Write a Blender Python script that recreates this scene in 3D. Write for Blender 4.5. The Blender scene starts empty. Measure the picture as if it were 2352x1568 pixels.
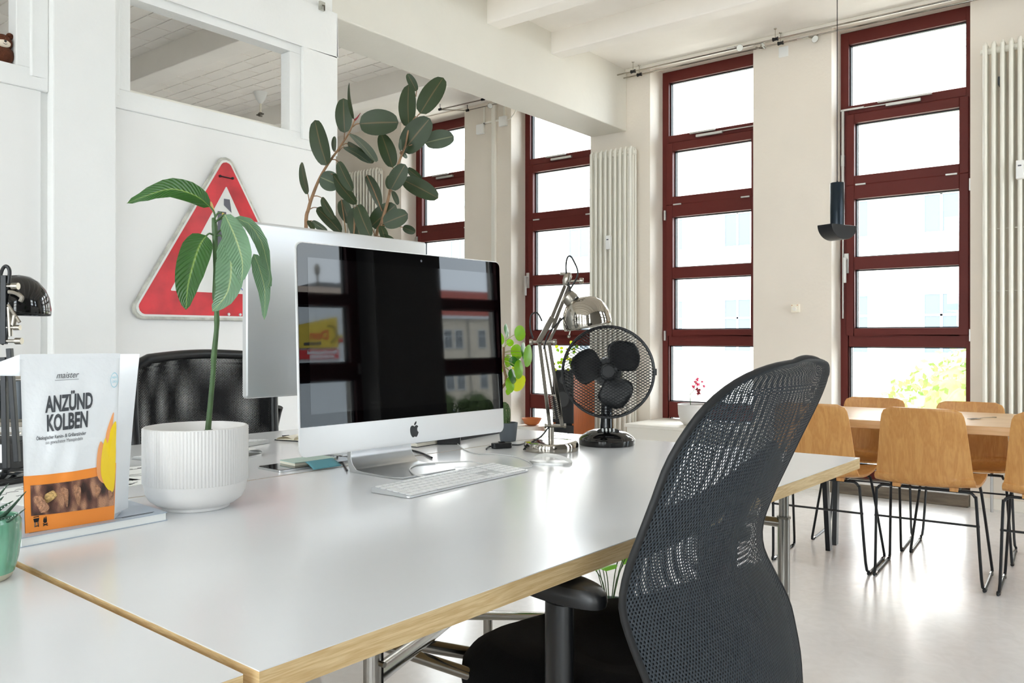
import bpy, bmesh, math, random
from math import sin, cos, pi, radians
from mathutils import Vector, Matrix, Euler
random.seed(7)
C = bpy.context.scene.collection
scn = bpy.context.scene

# ---------------------------------------------------------------- camera, sky, sun, exposure
AZ = math.atan2(1474, 1887)
SA, CA = sin(AZ), cos(AZ)
cam_d = bpy.data.cameras.new('camera'); cam = bpy.data.objects.new('camera', cam_d); C.objects.link(cam)
cam.location = (0, 0, 1.065)
cam.rotation_euler = (pi/2, 0, AZ)
cam_d.sensor_width = 36; cam_d.lens = 36*1887/2352
cam_d.shift_y = -9/2352
cam_d.clip_start = .02; cam_d.clip_end = 400
scn.camera = cam
w = bpy.data.worlds.new('sky'); scn.world = w; w.use_nodes = True
wn = w.node_tree; wn.nodes.clear()
wo = wn.nodes.new('ShaderNodeOutputWorld'); bg = wn.nodes.new('ShaderNodeBackground')
tc = wn.nodes.new('ShaderNodeTexCoord'); nz = wn.nodes.new('ShaderNodeTexNoise'); cr = wn.nodes.new('ShaderNodeValToRGB')
nz.inputs['Scale'].default_value = 2.2; nz.inputs['Detail'].default_value = 5
mp = wn.nodes.new('ShaderNodeMapping'); mp.inputs['Scale'].default_value = (1, 1, 3)
cr.color_ramp.elements[0].position = .38; cr.color_ramp.elements[0].color = (.80, .88, 1.0, 1)
cr.color_ramp.elements[1].position = .62; cr.color_ramp.elements[1].color = (1, .985, .965, 1)
wn.links.new(tc.outputs['Generated'], mp.inputs[0]); wn.links.new(mp.outputs[0], nz.inputs['Vector'])
wn.links.new(nz.outputs['Fac'], cr.inputs[0]); wn.links.new(cr.outputs[0], bg.inputs[0])
bg.inputs[1].default_value = 7.0
wn.links.new(bg.outputs[0], wo.inputs[0])
sun_d = bpy.data.lights.new('sun', 'SUN'); sun = bpy.data.objects.new('sun', sun_d); C.objects.link(sun)
sun_d.energy = 6; sun_d.angle = radians(12); sun_d.color = (1, .95, .88)
sun.rotation_euler = Vector((-.5, -.62, .6)).to_track_quat('Z', 'Y').to_euler()
scn.view_settings.view_transform = 'Standard'; scn.view_settings.look = 'None'
scn.view_settings.gamma = 1; scn.view_settings.use_curve_mapping = False
scn.view_settings.exposure = 0.93
cy = scn.cycles
cy.use_denoising = True; cy.max_bounces = 10; cy.diffuse_bounces = 8; cy.glossy_bounces = 4
cy.transmission_bounces = 4; cy.transparent_max_bounces = 16
cy.caustics_reflective = False; cy.caustics_refractive = False
cy.sample_clamp_indirect = 6; cy.use_adaptive_sampling = True; cy.adaptive_threshold = .015
def portal(loc, rotz, sx, sy):
    d = bpy.data.lights.new('daylight_portal', 'AREA'); d.shape = 'RECTANGLE'; d.size = sx; d.size_y = sy
    d.cycles.is_portal = True
    o = bpy.data.objects.new('daylight_portal', d); o.location = loc; o.rotation_euler = (-pi/2, 0, rotz); C.objects.link(o)

# ---------------------------------------------------------------- helpers
def onz(u, v, z):
    r = (u-1176)/1887; q = -(v-775)/1887; d = (z-1.065)/q
    return Vector(((CA*r-SA)*d, (SA*r+CA)*d, z))
def ond(u, v, d):
    r = (u-1176)/1887; q = -(v-775)/1887
    return Vector(((CA*r-SA)*d, (SA*r+CA)*d, 1.065+q*d))
RT = Vector((CA, SA, 0)); FW = Vector((-SA, CA, 0)); UP = Vector((0, 0, 1))
def lin(h):
    h = h.lstrip('#'); out = []
    for i in (0, 2, 4):
        c = int(h[i:i+2], 16)/255
        out.append(c/12.92 if c <= .04045 else ((c+.055)/1.055)**2.4)
    return tuple(out)
M = {}
def mat(name, col, rough=.5, metal=0, spec=.5, bump=0, bscale=60, var=0, vscale=6, coat=0, stretch=None, trans=0, ior=1.5, trans_col=None):
    m = bpy.data.materials.new(name); m.use_nodes = True; nt = m.node_tree; b = nt.nodes['Principled BSDF']
    if isinstance(col, str): col = lin(col)
    b.inputs['Base Color'].default_value = (*col, 1); b.inputs['Roughness'].default_value = rough
    b.inputs['Metallic'].default_value = metal; b.inputs['Specular IOR Level'].default_value = spec
    b.inputs['IOR'].default_value = ior
    if coat: b.inputs['Coat Weight'].default_value = coat; b.inputs['Coat Roughness'].default_value = .05
    t = nt.nodes.new('ShaderNodeTexCoord'); mpn = nt.nodes.new('ShaderNodeMapping')
    if stretch: mpn.inputs['Scale'].default_value = stretch
    nt.links.new(t.outputs['Object'], mpn.inputs[0])
    if var:
        n = nt.nodes.new('ShaderNodeTexNoise'); n.inputs['Scale'].default_value = vscale; n.inputs['Detail'].default_value = 6
        mx = nt.nodes.new('ShaderNodeMix'); mx.data_type = 'RGBA'
        mx.inputs['A'].default_value = (*[min(1, c*(1-var)) for c in col], 1)
        mx.inputs['B'].default_value = (*[min(1, c*(1+var)) for c in col], 1)
        r = nt.nodes.new('ShaderNodeMapRange'); r.inputs[1].default_value = .3; r.inputs[2].default_value = .7
        nt.links.new(mpn.outputs[0], n.inputs['Vector']); nt.links.new(n.outputs['Fac'], r.inputs[0]); nt.links.new(r.outputs[0], mx.inputs['Factor'])
        nt.links.new(mx.outputs['Result'], b.inputs['Base Color'])
    if bump:
        n2 = nt.nodes.new('ShaderNodeTexNoise'); n2.inputs['Scale'].default_value = bscale; n2.inputs['Detail'].default_value = 4
        bp = nt.nodes.new('ShaderNodeBump'); bp.inputs['Strength'].default_value = bump; bp.inputs['Distance'].default_value = .01
        nt.links.new(mpn.outputs[0], n2.inputs['Vector']); nt.links.new(n2.outputs['Fac'], bp.inputs['Height']); nt.links.new(bp.outputs[0], b.inputs['Normal'])
    if trans:
        tr = nt.nodes.new('ShaderNodeBsdfTranslucent'); ms = nt.nodes.new('ShaderNodeMixShader'); ms.inputs[0].default_value = trans
        tr.inputs[0].default_value = (*(lin(trans_col) if trans_col else col), 1)
        o = nt.nodes['Material Output']; nt.links.new(b.outputs[0], ms.inputs[1]); nt.links.new(tr.outputs[0], ms.inputs[2]); nt.links.new(ms.outputs[0], o.inputs[0])
    M[name] = m; return m
class MB:
    def __init__(s): s.v = []; s.f = []; s.uv = {}
    def add(s, vs, fs, uvs=None):
        k = len(s.v); s.v += [Vector(p) for p in vs]
        for i, f in enumerate(fs):
            if uvs: s.uv[len(s.f)] = [uvs[j] for j in f]
            s.f.append([j+k for j in f])
        return s
    def box(s, lo, hi, rot=None, org=None):
        x0, y0, z0 = lo; x1, y1, z1 = hi
        vs = [Vector(p) for p in ((x0,y0,z0),(x1,y0,z0),(x1,y1,z0),(x0,y1,z0),(x0,y0,z1),(x1,y0,z1),(x1,y1,z1),(x0,y1,z1))]
        if rot is not None:
            o = Vector(org) if org is not None else Vector((0, 0, 0)); vs = [rot @ (p-o)+o for p in vs]
        return s.add(vs, [(0,3,2,1),(4,5,6,7),(0,1,5,4),(1,2,6,5),(2,3,7,6),(3,0,4,7)])
    def obox(s, c, ex, ey, ez, X=Vector((1,0,0)), Y=Vector((0,1,0)), Z=UP):
        c = Vector(c); vs = []
        for a, b, d in ((-1,-1,-1),(1,-1,-1),(1,1,-1),(-1,1,-1),(-1,-1,1),(1,-1,1),(1,1,1),(-1,1,1)):
            vs.append(c+X*a*ex/2+Y*b*ey/2+Z*d*ez/2)
        return s.add(vs, [(0,3,2,1),(4,5,6,7),(0,1,5,4),(1,2,6,5),(2,3,7,6),(3,0,4,7)])
    def tube(s, pts, r, n=8, closed=False, cap=True, smooth=0, flat=None):
        pts = [Vector(p) for p in pts]
        rr = list(r) if isinstance(r, (list, tuple)) else [r]*len(pts)
        if smooth: pts, rr = crom(pts, rr, smooth, closed)
        N = len(pts); vs = []; prev = None
        for i, p in enumerate(pts):
            a = pts[(i-1) % N] if closed or i > 0 else pts[i]; b = pts[(i+1) % N] if closed or i < N-1 else pts[i]
            t = (b-a).normalized() if (b-a).length > 1e-9 else UP
            if prev is None:
                ref = UP if abs(t.z) < .95 else Vector((1, 0, 0)); x = t.cross(ref).normalized()
            else:
                x = prev-t*prev.dot(t); x = x.normalized() if x.length > 1e-6 else t.cross(UP).normalized()
            prev = x; y = t.cross(x)
            for k in range(n):
                th = 2*pi*k/n; fy = flat if flat else 1
                vs.append(p+x*cos(th)*rr[i]+y*sin(th)*rr[i]*fy)
        fs = []
        for i in range(N if closed else N-1):
            j = (i+1) % N
            for k in range(n):
                k2 = (k+1) % n; fs.append((i*n+k, i*n+k2, j*n+k2, j*n+k))
        if cap and not closed:
            fs.append(tuple(range(n-1, -1, -1))); fs.append(tuple((N-1)*n+k for k in range(n)))
        return s.add(vs, fs)
    def lathe(s, prof, n=32, c=(0,0,0), axis=None, rib=None, cap0=True, cap1=True):
        c = Vector(c); Z = Vector(axis).normalized() if axis is not None else UP
        X = (Z.cross(UP).normalized() if abs(Z.z) < .99 else Vector((1,0,0))); Y = Z.cross(X)
        vs = []
        for i, (r, z) in enumerate(prof):
            for k in range(n):
                th = 2*pi*k/n; q = r+(rib(i, k) if rib else 0); vs.append(c+X*cos(th)*q+Y*sin(th)*q+Z*z)
        fs = []
        for i in range(len(prof)-1):
            for k in range(n):
                k2 = (k+1) % n; fs.append((i*n+k, i*n+k2, (i+1)*n+k2, (i+1)*n+k))
        if cap0 and prof[0][0] > 1e-5: fs.append(tuple(range(n-1, -1, -1)))
        if cap1 and prof[-1][0] > 1e-5: fs.append(tuple((len(prof)-1)*n+k for k in range(n)))
        return s.add(vs, fs)
    def prism(s, poly, h, org=(0,0,0), X=Vector((1,0,0)), Y=Vector((0,1,0)), Z=UP):
        org = Vector(org); n = len(poly)
        lo = [org+X*a+Y*b for a, b in poly]; hi = [p+Z*h for p in lo]
        return s.add(lo+hi, [tuple(range(n-1, -1, -1)), tuple(range(n, 2*n))]+[(i, (i+1) % n, n+(i+1) % n, n+i) for i in range(n)])
    def grid(s, fn, nu, nv, uvfn=None, closed_u=False):
        vs = []; uv = []
        for j in range(nv+1):
            for i in range(nu+1):
                a, b = i/nu, j/nv; vs.append(fn(a, b)); uv.append(uvfn(a, b) if uvfn else (a, b))
        fs = [(j*(nu+1)+i, j*(nu+1)+i+1, (j+1)*(nu+1)+i+1, (j+1)*(nu+1)+i) for j in range(nv) for i in range(nu)]
        return s.add(vs, fs, uv)
    def sphere(s, c, r, n=16, m=10, sc=(1,1,1)):
        c = Vector(c); prof = []
        vs = []; 
        for i in range(m+1):
            ph = pi*i/m
            for k in range(n):
                th = 2*pi*k/n; vs.append(c+Vector((sin(ph)*cos(th)*r*sc[0], sin(ph)*sin(th)*r*sc[1], -cos(ph)*r*sc[2])))
        fs = [(i*n+k, i*n+(k+1) % n, (i+1)*n+(k+1) % n, (i+1)*n+k) for i in range(m) for k in range(n)]
        return s.add(vs, fs)
    def build(s, name, m, parent=None, smooth=False, world=True, bevel=0, solid=0, sub=0, weld=True, seg=2):
        vs = s.v
        if parent is not None and world:
            inv = wmat(parent).inverted(); vs = [inv @ p for p in vs]
        me = bpy.data.meshes.new(name); me.from_pydata([tuple(p) for p in vs], [], s.f)
        if s.uv:
            ul = me.uv_layers.new(name='UVMap')
            for fi, p in enumerate(me.polygons):
                if fi in s.uv:
                    for li, q in zip(p.loop_indices, s.uv[fi]): ul.data[li].uv = q
        me.materials.append(M[m] if isinstance(m, str) else m)
        if weld:
            bm = bmesh.new(); bm.from_mesh(me); bmesh.ops.remove_doubles(bm, verts=bm.verts, dist=1e-6)
            bm.to_mesh(me); bm.free()
        if smooth:
            me.polygons.foreach_set('use_smooth', [True]*len(me.polygons))
            if smooth != 'all':
                try: me.set_sharp_from_angle(angle=radians(38))
                except Exception: pass
        me.update()
        o = bpy.data.objects.new(name, me); C.objects.link(o)
        if parent is not None: o.parent = parent
        if solid: k = o.modifiers.new('solid', 'SOLIDIFY'); k.thickness = solid; k.offset = 0
        if bevel: k = o.modifiers.new('bevel', 'BEVEL'); k.width = bevel; k.segments = seg; k.limit_method = 'ANGLE'; k.angle_limit = radians(40)
        if sub: k = o.modifiers.new('sub', 'SUBSURF'); k.levels = sub; k.render_levels = sub
        return o
def wmat(o):
    m = Matrix.LocRotScale(o.location, o.rotation_euler, o.scale)
    return wmat(o.parent) @ m if o.parent else m
def crom(pts, rr, k, closed=False):
    N = len(pts); out = []; ro = []
    rng = N if closed else N-1
    for i in range(rng):
        p0 = pts[(i-1) % N] if closed or i > 0 else pts[0]; p1 = pts[i]; p2 = pts[(i+1) % N]; p3 = pts[(i+2) % N] if closed or i+2 < N else pts[-1]
        for j in range(k):
            t = j/k
            out.append(.5*((2*p1)+(p2-p0)*t+(2*p0-5*p1+4*p2-p3)*t*t+(3*p1-p0-3*p2+p3)*t**3)); ro.append(rr[i]*(1-t)+rr[(i+1) % N]*t)
    if not closed: out.append(pts[-1]); ro.append(rr[-1])
    return out, ro
def smooth_poly(pts, k=6):
    o, _ = crom([Vector((a, b, 0)) for a, b in pts], [0]*len(pts), k, True); return [(p.x, p.y) for p in o]
def rrect(x0, y0, x1, y1, r, n=5):
    out = []
    for cx, cy_, a in ((x1-r, y1-r, 0), (x0+r, y1-r, 90), (x0+r, y0+r, 180), (x1-r, y0+r, 270)):
        for i in range(n+1):
            t = radians(a+90*i/n); out.append((cx+r*cos(t), cy_+r*sin(t)))
    return out
def tag(o, label=None, cat=None, group=None, kind=None):
    if label: o['label'] = label
    if cat: o['category'] = cat
    if group: o['group'] = group
    if kind: o['kind'] = kind
    return o
def thing(name, label, cat, loc=(0,0,0), rotz=0, group=None, kind=None):
    o = bpy.data.objects.new(name, None); C.objects.link(o); o.location = loc; o.rotation_euler = (0, 0, rotz)
    o.empty_display_size = .05
    return tag(o, label, cat, group, kind)
def copy_tree(o, parent=None):
    c = o.copy(); C.objects.link(c)
    if parent: c.parent = parent
    for ch in [x for x in KIDS.get(o.name, [])]: copy_tree(ch, c)
    return c
KIDS = {}
def index_kids(root):
    for x in C.objects:
        if x.parent: KIDS.setdefault(x.parent.name, [])
    KIDS.clear()
    for x in C.objects:
        if x.parent: KIDS.setdefault(x.parent.name, []).append(x)
def textmesh(txt, size, shear=0, bold=0, align='LEFT', xs=1):
    c = bpy.data.curves.new('t', 'FONT'); c.body = txt; c.size = size; c.shear = shear; c.offset = bold; c.align_x = align; c.resolution_u = 3
    o = bpy.data.objects.new('t', c); C.objects.link(o)
    dg = bpy.context.evaluated_depsgraph_get(); me = bpy.data.meshes.new_from_object(o.evaluated_get(dg))
    vs = [(v.co.x*xs, v.co.y) for v in me.vertices]; fs = [tuple(p.vertices) for p in me.polygons]
    bpy.data.objects.remove(o); bpy.data.curves.remove(c); bpy.data.meshes.remove(me)
    return vs, fs
def text_on(name, txt, size, m, parent, fn, **kw):
    vs, fs = textmesh(txt, size, **kw)
    mb = MB(); mb.add([fn(a, b) for a, b in vs], fs); return mb.build(name, m, parent, weld=False)

# ---------------------------------------------------------------- materials
mat('wall_paint', '#ebeceb', .75, bump=.12, bscale=45, var=.02, vscale=3)
mat('shaded_wall_paint', '#85837f', .85, bump=.1, bscale=45)  # backlit shade of the right wall is put into this grey
mat('beam_paint', '#dedbd2', .75, bump=.1, bscale=30, var=.02, vscale=3)
mat('panel_paint', '#eaeae9', .6, bump=.03, bscale=30, var=.015, vscale=2)
mat('ceiling_paint', '#f7f3ed', .85, bump=.15, bscale=12, var=.03, vscale=3)
mat('window_wall_paint', '#e8e0d5', .75, bump=.12, bscale=45, var=.02, vscale=3)  # warm bounced light on the window wall is put into this cream
mat('trim_paint', '#edeae2', .5, bump=.05, bscale=30)
mat('radiator_paint', '#edebe2', .35)
mat('maroon_paint', '#62241f', .5, spec=.3, bump=.02, var=.05, vscale=5)
mat('gasket', '#2a2d30', .5)
mat('window_spacer', '#e9ece9', .3)
mat('alu', '#c9cacb', .32, 1)
mat('alu_white', '#d2d4d5', .34, .75)
mat('chin_white', '#f1f2f3', .35, .25)
mat('handle_metal', '#d6d6d4', .35, .6)
mat('chrome', '#aba59b', .07, 1)
mat('brass_nickel', '#a09a90', .28, 1)
mat('steel_tube', '#8f8c86', .22, 1)
mat('dark_steel', '#6f6b62', .3, 1)
mat('gloss_black', '#0a0a0b', .08, spec=.6)
mat('black_plastic', '#111214', .35)
mat('matte_black', '#17181a', .6)
mat('black_metal', '#15181c', .35, .2)
mat('seat_fabric', '#050506', .95, spec=.15, bump=.25, bscale=600)
mat('navy_metal', '#1b2731', .3, .5)
mat('white_plastic', '#eeefee', .4)
mat('key_white', '#f1f2f3', .45)
mat('cable_white', '#d8d8d6', .4)
mat('cable_black', '#15171a', .45)
mat('laminate', '#e3e5e8', .19, spec=.5, var=.01)
mat('soil', '#3a2c22', .95, bump=.6, bscale=90, var=.3, vscale=60)
mat('ceramic_white', '#dcdad8', .55, bump=.05, bscale=90)
mat('grey_pot', '#5d646a', .6)
mat('stem_green', '#3e5a30', .5, var=.25, vscale=30)
mat('stem_brown', '#8a6a4c', .6, var=.2, vscale=30)
mat('stem_pale', '#a3a860', .5)
mat('paper', '#eef0ee', .7)
mat('cream_paper', '#efe9d9', .7)
mat('ink', '#43464b', .6)
mat('logo_black', '#15161a', .3)
mat('orange_print', '#f2913a', .35)
mat('orange_flame', '#eda266', .35)
mat('yellow_print', '#f2cf16', .35)
mat('green_print', '#c9cf1a', .4)
mat('lightblue_ink', '#8fcfe0', .5)
mat('bag_film', '#e6e9ec', .28, spec=.5, bump=.35, bscale=22)
mat('teal_note', '#5a99a6', .7)
mat('mint_paper', '#bcd2c8', .6)
mat('book_cover', '#aab6c4', .35, var=.12, vscale=9)
mat('sign_red', '#c4252f', .28, var=.3, vscale=9)
mat('sign_white', '#dfe0dc', .35, var=.04, vscale=12)
mat('sign_rim', '#b9b9b0', .45, .3, bump=.3, bscale=60, var=.3, vscale=25)
mat('dark_grey_print', '#5c5d66', .45)
mat('blue_ink', '#3a55a6', .4)
mat('floor_plaster', '#c9c4bf', .25, spec=.75)
mat('speaker_black', '#191a1c', .6)
mat('speaker_wood', '#a2562b', .4, var=.2, vscale=14, stretch=(8, 8, .6))
mat('cone_grey', '#3c3d3f', .5)
mat('bear_fur', '#5b2e17', .95, bump=.6, bscale=250, var=.2, vscale=60)
mat('bear_cream', '#e3d7c5', .9)
mat('pink_petal', '#d9456b', .5, trans=.4, trans_col='#ff7a9a')
mat('wine_petal', '#8e2030', .5)
mat('cactus_green', '#4d6a3a', .6, var=.2, vscale=60)
mat('spine', '#e3d9a8', .6)
mat('step_wood', '#6f6558', .7, bump=.4, bscale=25, var=.35, vscale=6, stretch=(1, 6, 8))
mat('orange_item', '#cc7b45', .6)
mat('facade', '#b9b4aa', .8, var=.05, vscale=.6)
mat('facade_white', '#bdc7d2', .8)
mat('roof_grey', '#b5a79f', .8)
mat('facade_pale', '#d3cfc7', .8)
mat('roof_tile', '#8d4038', .8, bump=.6, bscale=8, var=.2, vscale=3)
mat('facade_glass', '#3d4750', .1)
mat('ground_out', '#bdb9b0', .9)
mat('foliage', '#6d8048', .8, var=.4, vscale=3, bump=1, bscale=4)
mat('foliage_dark', '#33471f', .8, var=.4, vscale=3)
mat('foliage_pale', '#6c8440', .8, var=.4, vscale=2, trans=.2)
mat('bark', '#4c3b2c', .9)
mat('billboard_yellow', '#b9a53c', .7)
mat('billboard_red', '#b32a30', .6)
mat('tooth_white', '#f2f2f0', .5)
mat('label_grey', '#55565a', .6)

def green_mat(name, col, midrib, trans, tcol, rough=.35, vein=0):
    m = mat(name, col, rough, spec=.5, trans=trans, trans_col=tcol); nt = m.node_tree; b = nt.nodes['Principled BSDF']
    uv = nt.nodes.new('ShaderNodeUVMap'); sx = nt.nodes.new('ShaderNodeSeparateXYZ'); nt.links.new(uv.outputs[0], sx.inputs[0])
    a = nt.nodes.new('ShaderNodeMath'); a.operation = 'SUBTRACT'; a.inputs[1].default_value = .5; nt.links.new(sx.outputs[0], a.inputs[0])
    ab = nt.nodes.new('ShaderNodeMath'); ab.operation = 'ABSOLUTE'; nt.links.new(a.outputs[0], ab.inputs[0])
    r = nt.nodes.new('ShaderNodeMapRange'); r.inputs[1].default_value = .012; r.inputs[2].default_value = .045; r.inputs[3].default_value = 1; r.inputs[4].default_value = 0
    nt.links.new(ab.outputs[0], r.inputs[0])
    n = nt.nodes.new('ShaderNodeTexNoise'); n.inputs['Scale'].default_value = 18; t = nt.nodes.new('ShaderNodeTexCoord'); nt.links.new(t.outputs['Object'], n.inputs['Vector'])
    m0 = nt.nodes.new('ShaderNodeMix'); m0.data_type = 'RGBA'; c = lin(col)
    m0.inputs['A'].default_value = (*[x*.75 for x in c], 1); m0.inputs['B'].default_value = (*[x*1.3 for x in c], 1); nt.links.new(n.outputs['Fac'], m0.inputs['Factor'])
    mx = nt.nodes.new('ShaderNodeMix'); mx.data_type = 'RGBA'; nt.links.new(r.outputs[0], mx.inputs['Factor']); nt.links.new(m0.outputs['Result'], mx.inputs['A'])
    mx.inputs['B'].default_value = (*lin(midrib), 1); nt.links.new(mx.outputs['Result'], b.inputs['Base Color'])
    if vein:
        # side veins as relief: ridges slanting away from the midrib
        ad = nt.nodes.new('ShaderNodeMath'); ad.operation = 'MULTIPLY_ADD'; nt.links.new(ab.outputs[0], ad.inputs[0]); ad.inputs[1].default_value = -.35; nt.links.new(sx.outputs[1], ad.inputs[2])
        mu = nt.nodes.new('ShaderNodeMath'); mu.operation = 'MULTIPLY'; mu.inputs[1].default_value = vein; nt.links.new(ad.outputs[0], mu.inputs[0])
        si = nt.nodes.new('ShaderNodeMath'); si.operation = 'SINE'; nt.links.new(mu.outputs[0], si.inputs[0])
        bp = nt.nodes.new('ShaderNodeBump'); bp.inputs['Strength'].default_value = .35; bp.inputs['Distance'].default_value = .003; nt.links.new(si.outputs[0], bp.inputs['Height']); nt.links.new(bp.outputs[0], b.inputs['Normal'])
green_mat('rubber_leaf', '#27361c', '#5f5236', .08, '#35501a', .5)
green_mat('rubber_leaf_pale', '#4c594c', '#8b8f74', .1, '#5a6a40', .45)
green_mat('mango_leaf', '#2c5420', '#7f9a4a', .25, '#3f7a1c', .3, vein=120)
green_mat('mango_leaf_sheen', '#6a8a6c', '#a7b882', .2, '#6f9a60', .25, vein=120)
green_mat('young_leaf', '#b59a5a', '#a98a4a', .3, '#c8a850', .4)
green_mat('pilea_leaf', '#5f9a1c', '#86b83a', .55, '#a8e02a', .35)
green_mat('pilea_dark', '#2f6a26', '#6b9a4a', .2, '#4f9a24', .25)
green_mat('pilea_yellow', '#c3d020', '#d8e050', .5, '#e8f030', .4)
green_mat('bright_leaf', '#5fa83a', '#9ad06a', .5, '#9ae04a', .4)

def glass_mat():
    m = bpy.data.materials.new('window_glass'); m.use_nodes = True; nt = m.node_tree; nt.nodes.clear()
    o = nt.nodes.new('ShaderNodeOutputMaterial'); t = nt.nodes.new('ShaderNodeBsdfTransparent'); g = nt.nodes.new('ShaderNodeBsdfGlossy')
    g.inputs['Roughness'].default_value = .0; t.inputs[0].default_value = (.96, .98, .97, 1)
    f = nt.nodes.new('ShaderNodeFresnel'); f.inputs[0].default_value = 1.3; mx = nt.nodes.new('ShaderNodeMixShader')
    nt.links.new(f.outputs[0], mx.inputs[0]); nt.links.new(t.outputs[0], mx.inputs[1]); nt.links.new(g.outputs[0], mx.inputs[2]); nt.links.new(mx.outputs[0], o.inputs[0])
    M['window_glass'] = m
glass_mat()
def wood_mat(name, c1, c2, scale=(14, 14, 1.2), rough=.4, bump=.1, ply=False):
    m = bpy.data.materials.new(name); m.use_nodes = True; nt = m.node_tree; b = nt.nodes['Principled BSDF']
    t = nt.nodes.new('ShaderNodeTexCoord'); mpn = nt.nodes.new('ShaderNodeMapping'); mpn.inputs['Scale'].default_value = scale
    n = nt.nodes.new('ShaderNodeTexNoise'); n.inputs['Scale'].default_value = 1.6; n.inputs['Detail'].default_value = 3; n.inputs['Distortion'].default_value = .8
    n2 = nt.nodes.new('ShaderNodeTexNoise'); n2.inputs['Scale'].default_value = 12; n2.inputs['Detail'].default_value = 5
    nt.links.new(t.outputs['Object'], mpn.inputs[0]); nt.links.new(mpn.outputs[0], n.inputs['Vector']); nt.links.new(mpn.outputs[0], n2.inputs['Vector'])
    a = nt.nodes.new('ShaderNodeMath'); a.operation = 'MULTIPLY'; a.inputs[1].default_value = 22; nt.links.new(n.outputs['Fac'], a.inputs[0])
    s = nt.nodes.new('ShaderNodeMath'); s.operation = 'SINE'; nt.links.new(a.outputs[0], s.inputs[0])
    ad = nt.nodes.new('ShaderNodeMath'); ad.operation = 'MULTIPLY_ADD'; ad.inputs[1].default_value = .22; nt.links.new(s.outputs[0], ad.inputs[0]); nt.links.new(n2.outputs['Fac'], ad.inputs[2])
    mx = nt.nodes.new('ShaderNodeMix'); mx.data_type = 'RGBA'; mx.inputs['A'].default_value = (*lin(c1), 1); mx.inputs['B'].default_value = (*lin(c2), 1)
    nt.links.new(ad.outputs[0], mx.inputs['Factor']); nt.links.new(mx.outputs['Result'], b.inputs['Base Color']); b.inputs['Roughness'].default_value = rough
    bp = nt.nodes.new('ShaderNodeBump'); bp.inputs['Strength'].default_value = bump; bp.inputs['Distance'].default_value = .002
    nt.links.new(n2.outputs['Fac'], bp.inputs['Height']); nt.links.new(bp.outputs[0], b.inputs['Normal'])
    M[name] = m
wood_mat('oak_veneer', '#b67d40', '#cf9c5c', (16, 16, 1.1), .38)
wood_mat('table_wood', '#c79d6b', '#dcb98c', (1.1, 14, 14), .35)
wood_mat('ply_edge', '#c2a06c', '#e6cfa2', (5, 3, 55), .6, .3)
def floor_mat():
    m = M['floor_plaster']; nt = m.node_tree; b = nt.nodes['Principled BSDF']
    t = nt.nodes.new('ShaderNodeTexCoord'); n = nt.nodes.new('ShaderNodeTexNoise'); n.inputs['Scale'].default_value = 1.4; n.inputs['Detail'].default_value = 8; n.inputs['Roughness'].default_value = .65
    n2 = nt.nodes.new('ShaderNodeTexNoise'); n2.inputs['Scale'].default_value = 14; n2.inputs['Detail'].default_value = 8; n2.inputs['Distortion'].default_value = 2
    nt.links.new(t.outputs['Object'], n.inputs['Vector']); nt.links.new(t.outputs['Object'], n2.inputs['Vector'])
    mx = nt.nodes.new('ShaderNodeMix'); mx.data_type = 'RGBA'; mx.inputs['A'].default_value = (*lin('#d8d6d6'), 1); mx.inputs['B'].default_value = (*lin('#f5f4f5'), 1)
    ad = nt.nodes.new('ShaderNodeMath'); ad.operation = 'MULTIPLY_ADD'; ad.inputs[1].default_value = .5; nt.links.new(n2.outputs['Fac'], ad.inputs[0]); 
    s = nt.nodes.new('ShaderNodeMath'); s.operation = 'MULTIPLY'; s.inputs[1].default_value = .6; nt.links.new(n.outputs['Fac'], s.inputs[0]); nt.links.new(s.outputs[0], ad.inputs[2])
    nt.links.new(ad.outputs[0], mx.inputs['Factor']); nt.links.new(mx.outputs['Result'], b.inputs['Base Color'])
    r = nt.nodes.new('ShaderNodeMapRange'); r.inputs[3].default_value = .13; r.inputs[4].default_value = .30; nt.links.new(n2.outputs['Fac'], r.inputs[0]); nt.links.new(r.outputs[0], b.inputs['Roughness'])
    bp = nt.nodes.new('ShaderNodeBump'); bp.inputs['Strength'].default_value = .03; nt.links.new(n2.outputs['Fac'], bp.inputs['Height']); nt.links.new(bp.outputs[0], b.inputs['Normal'])
floor_mat()
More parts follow.
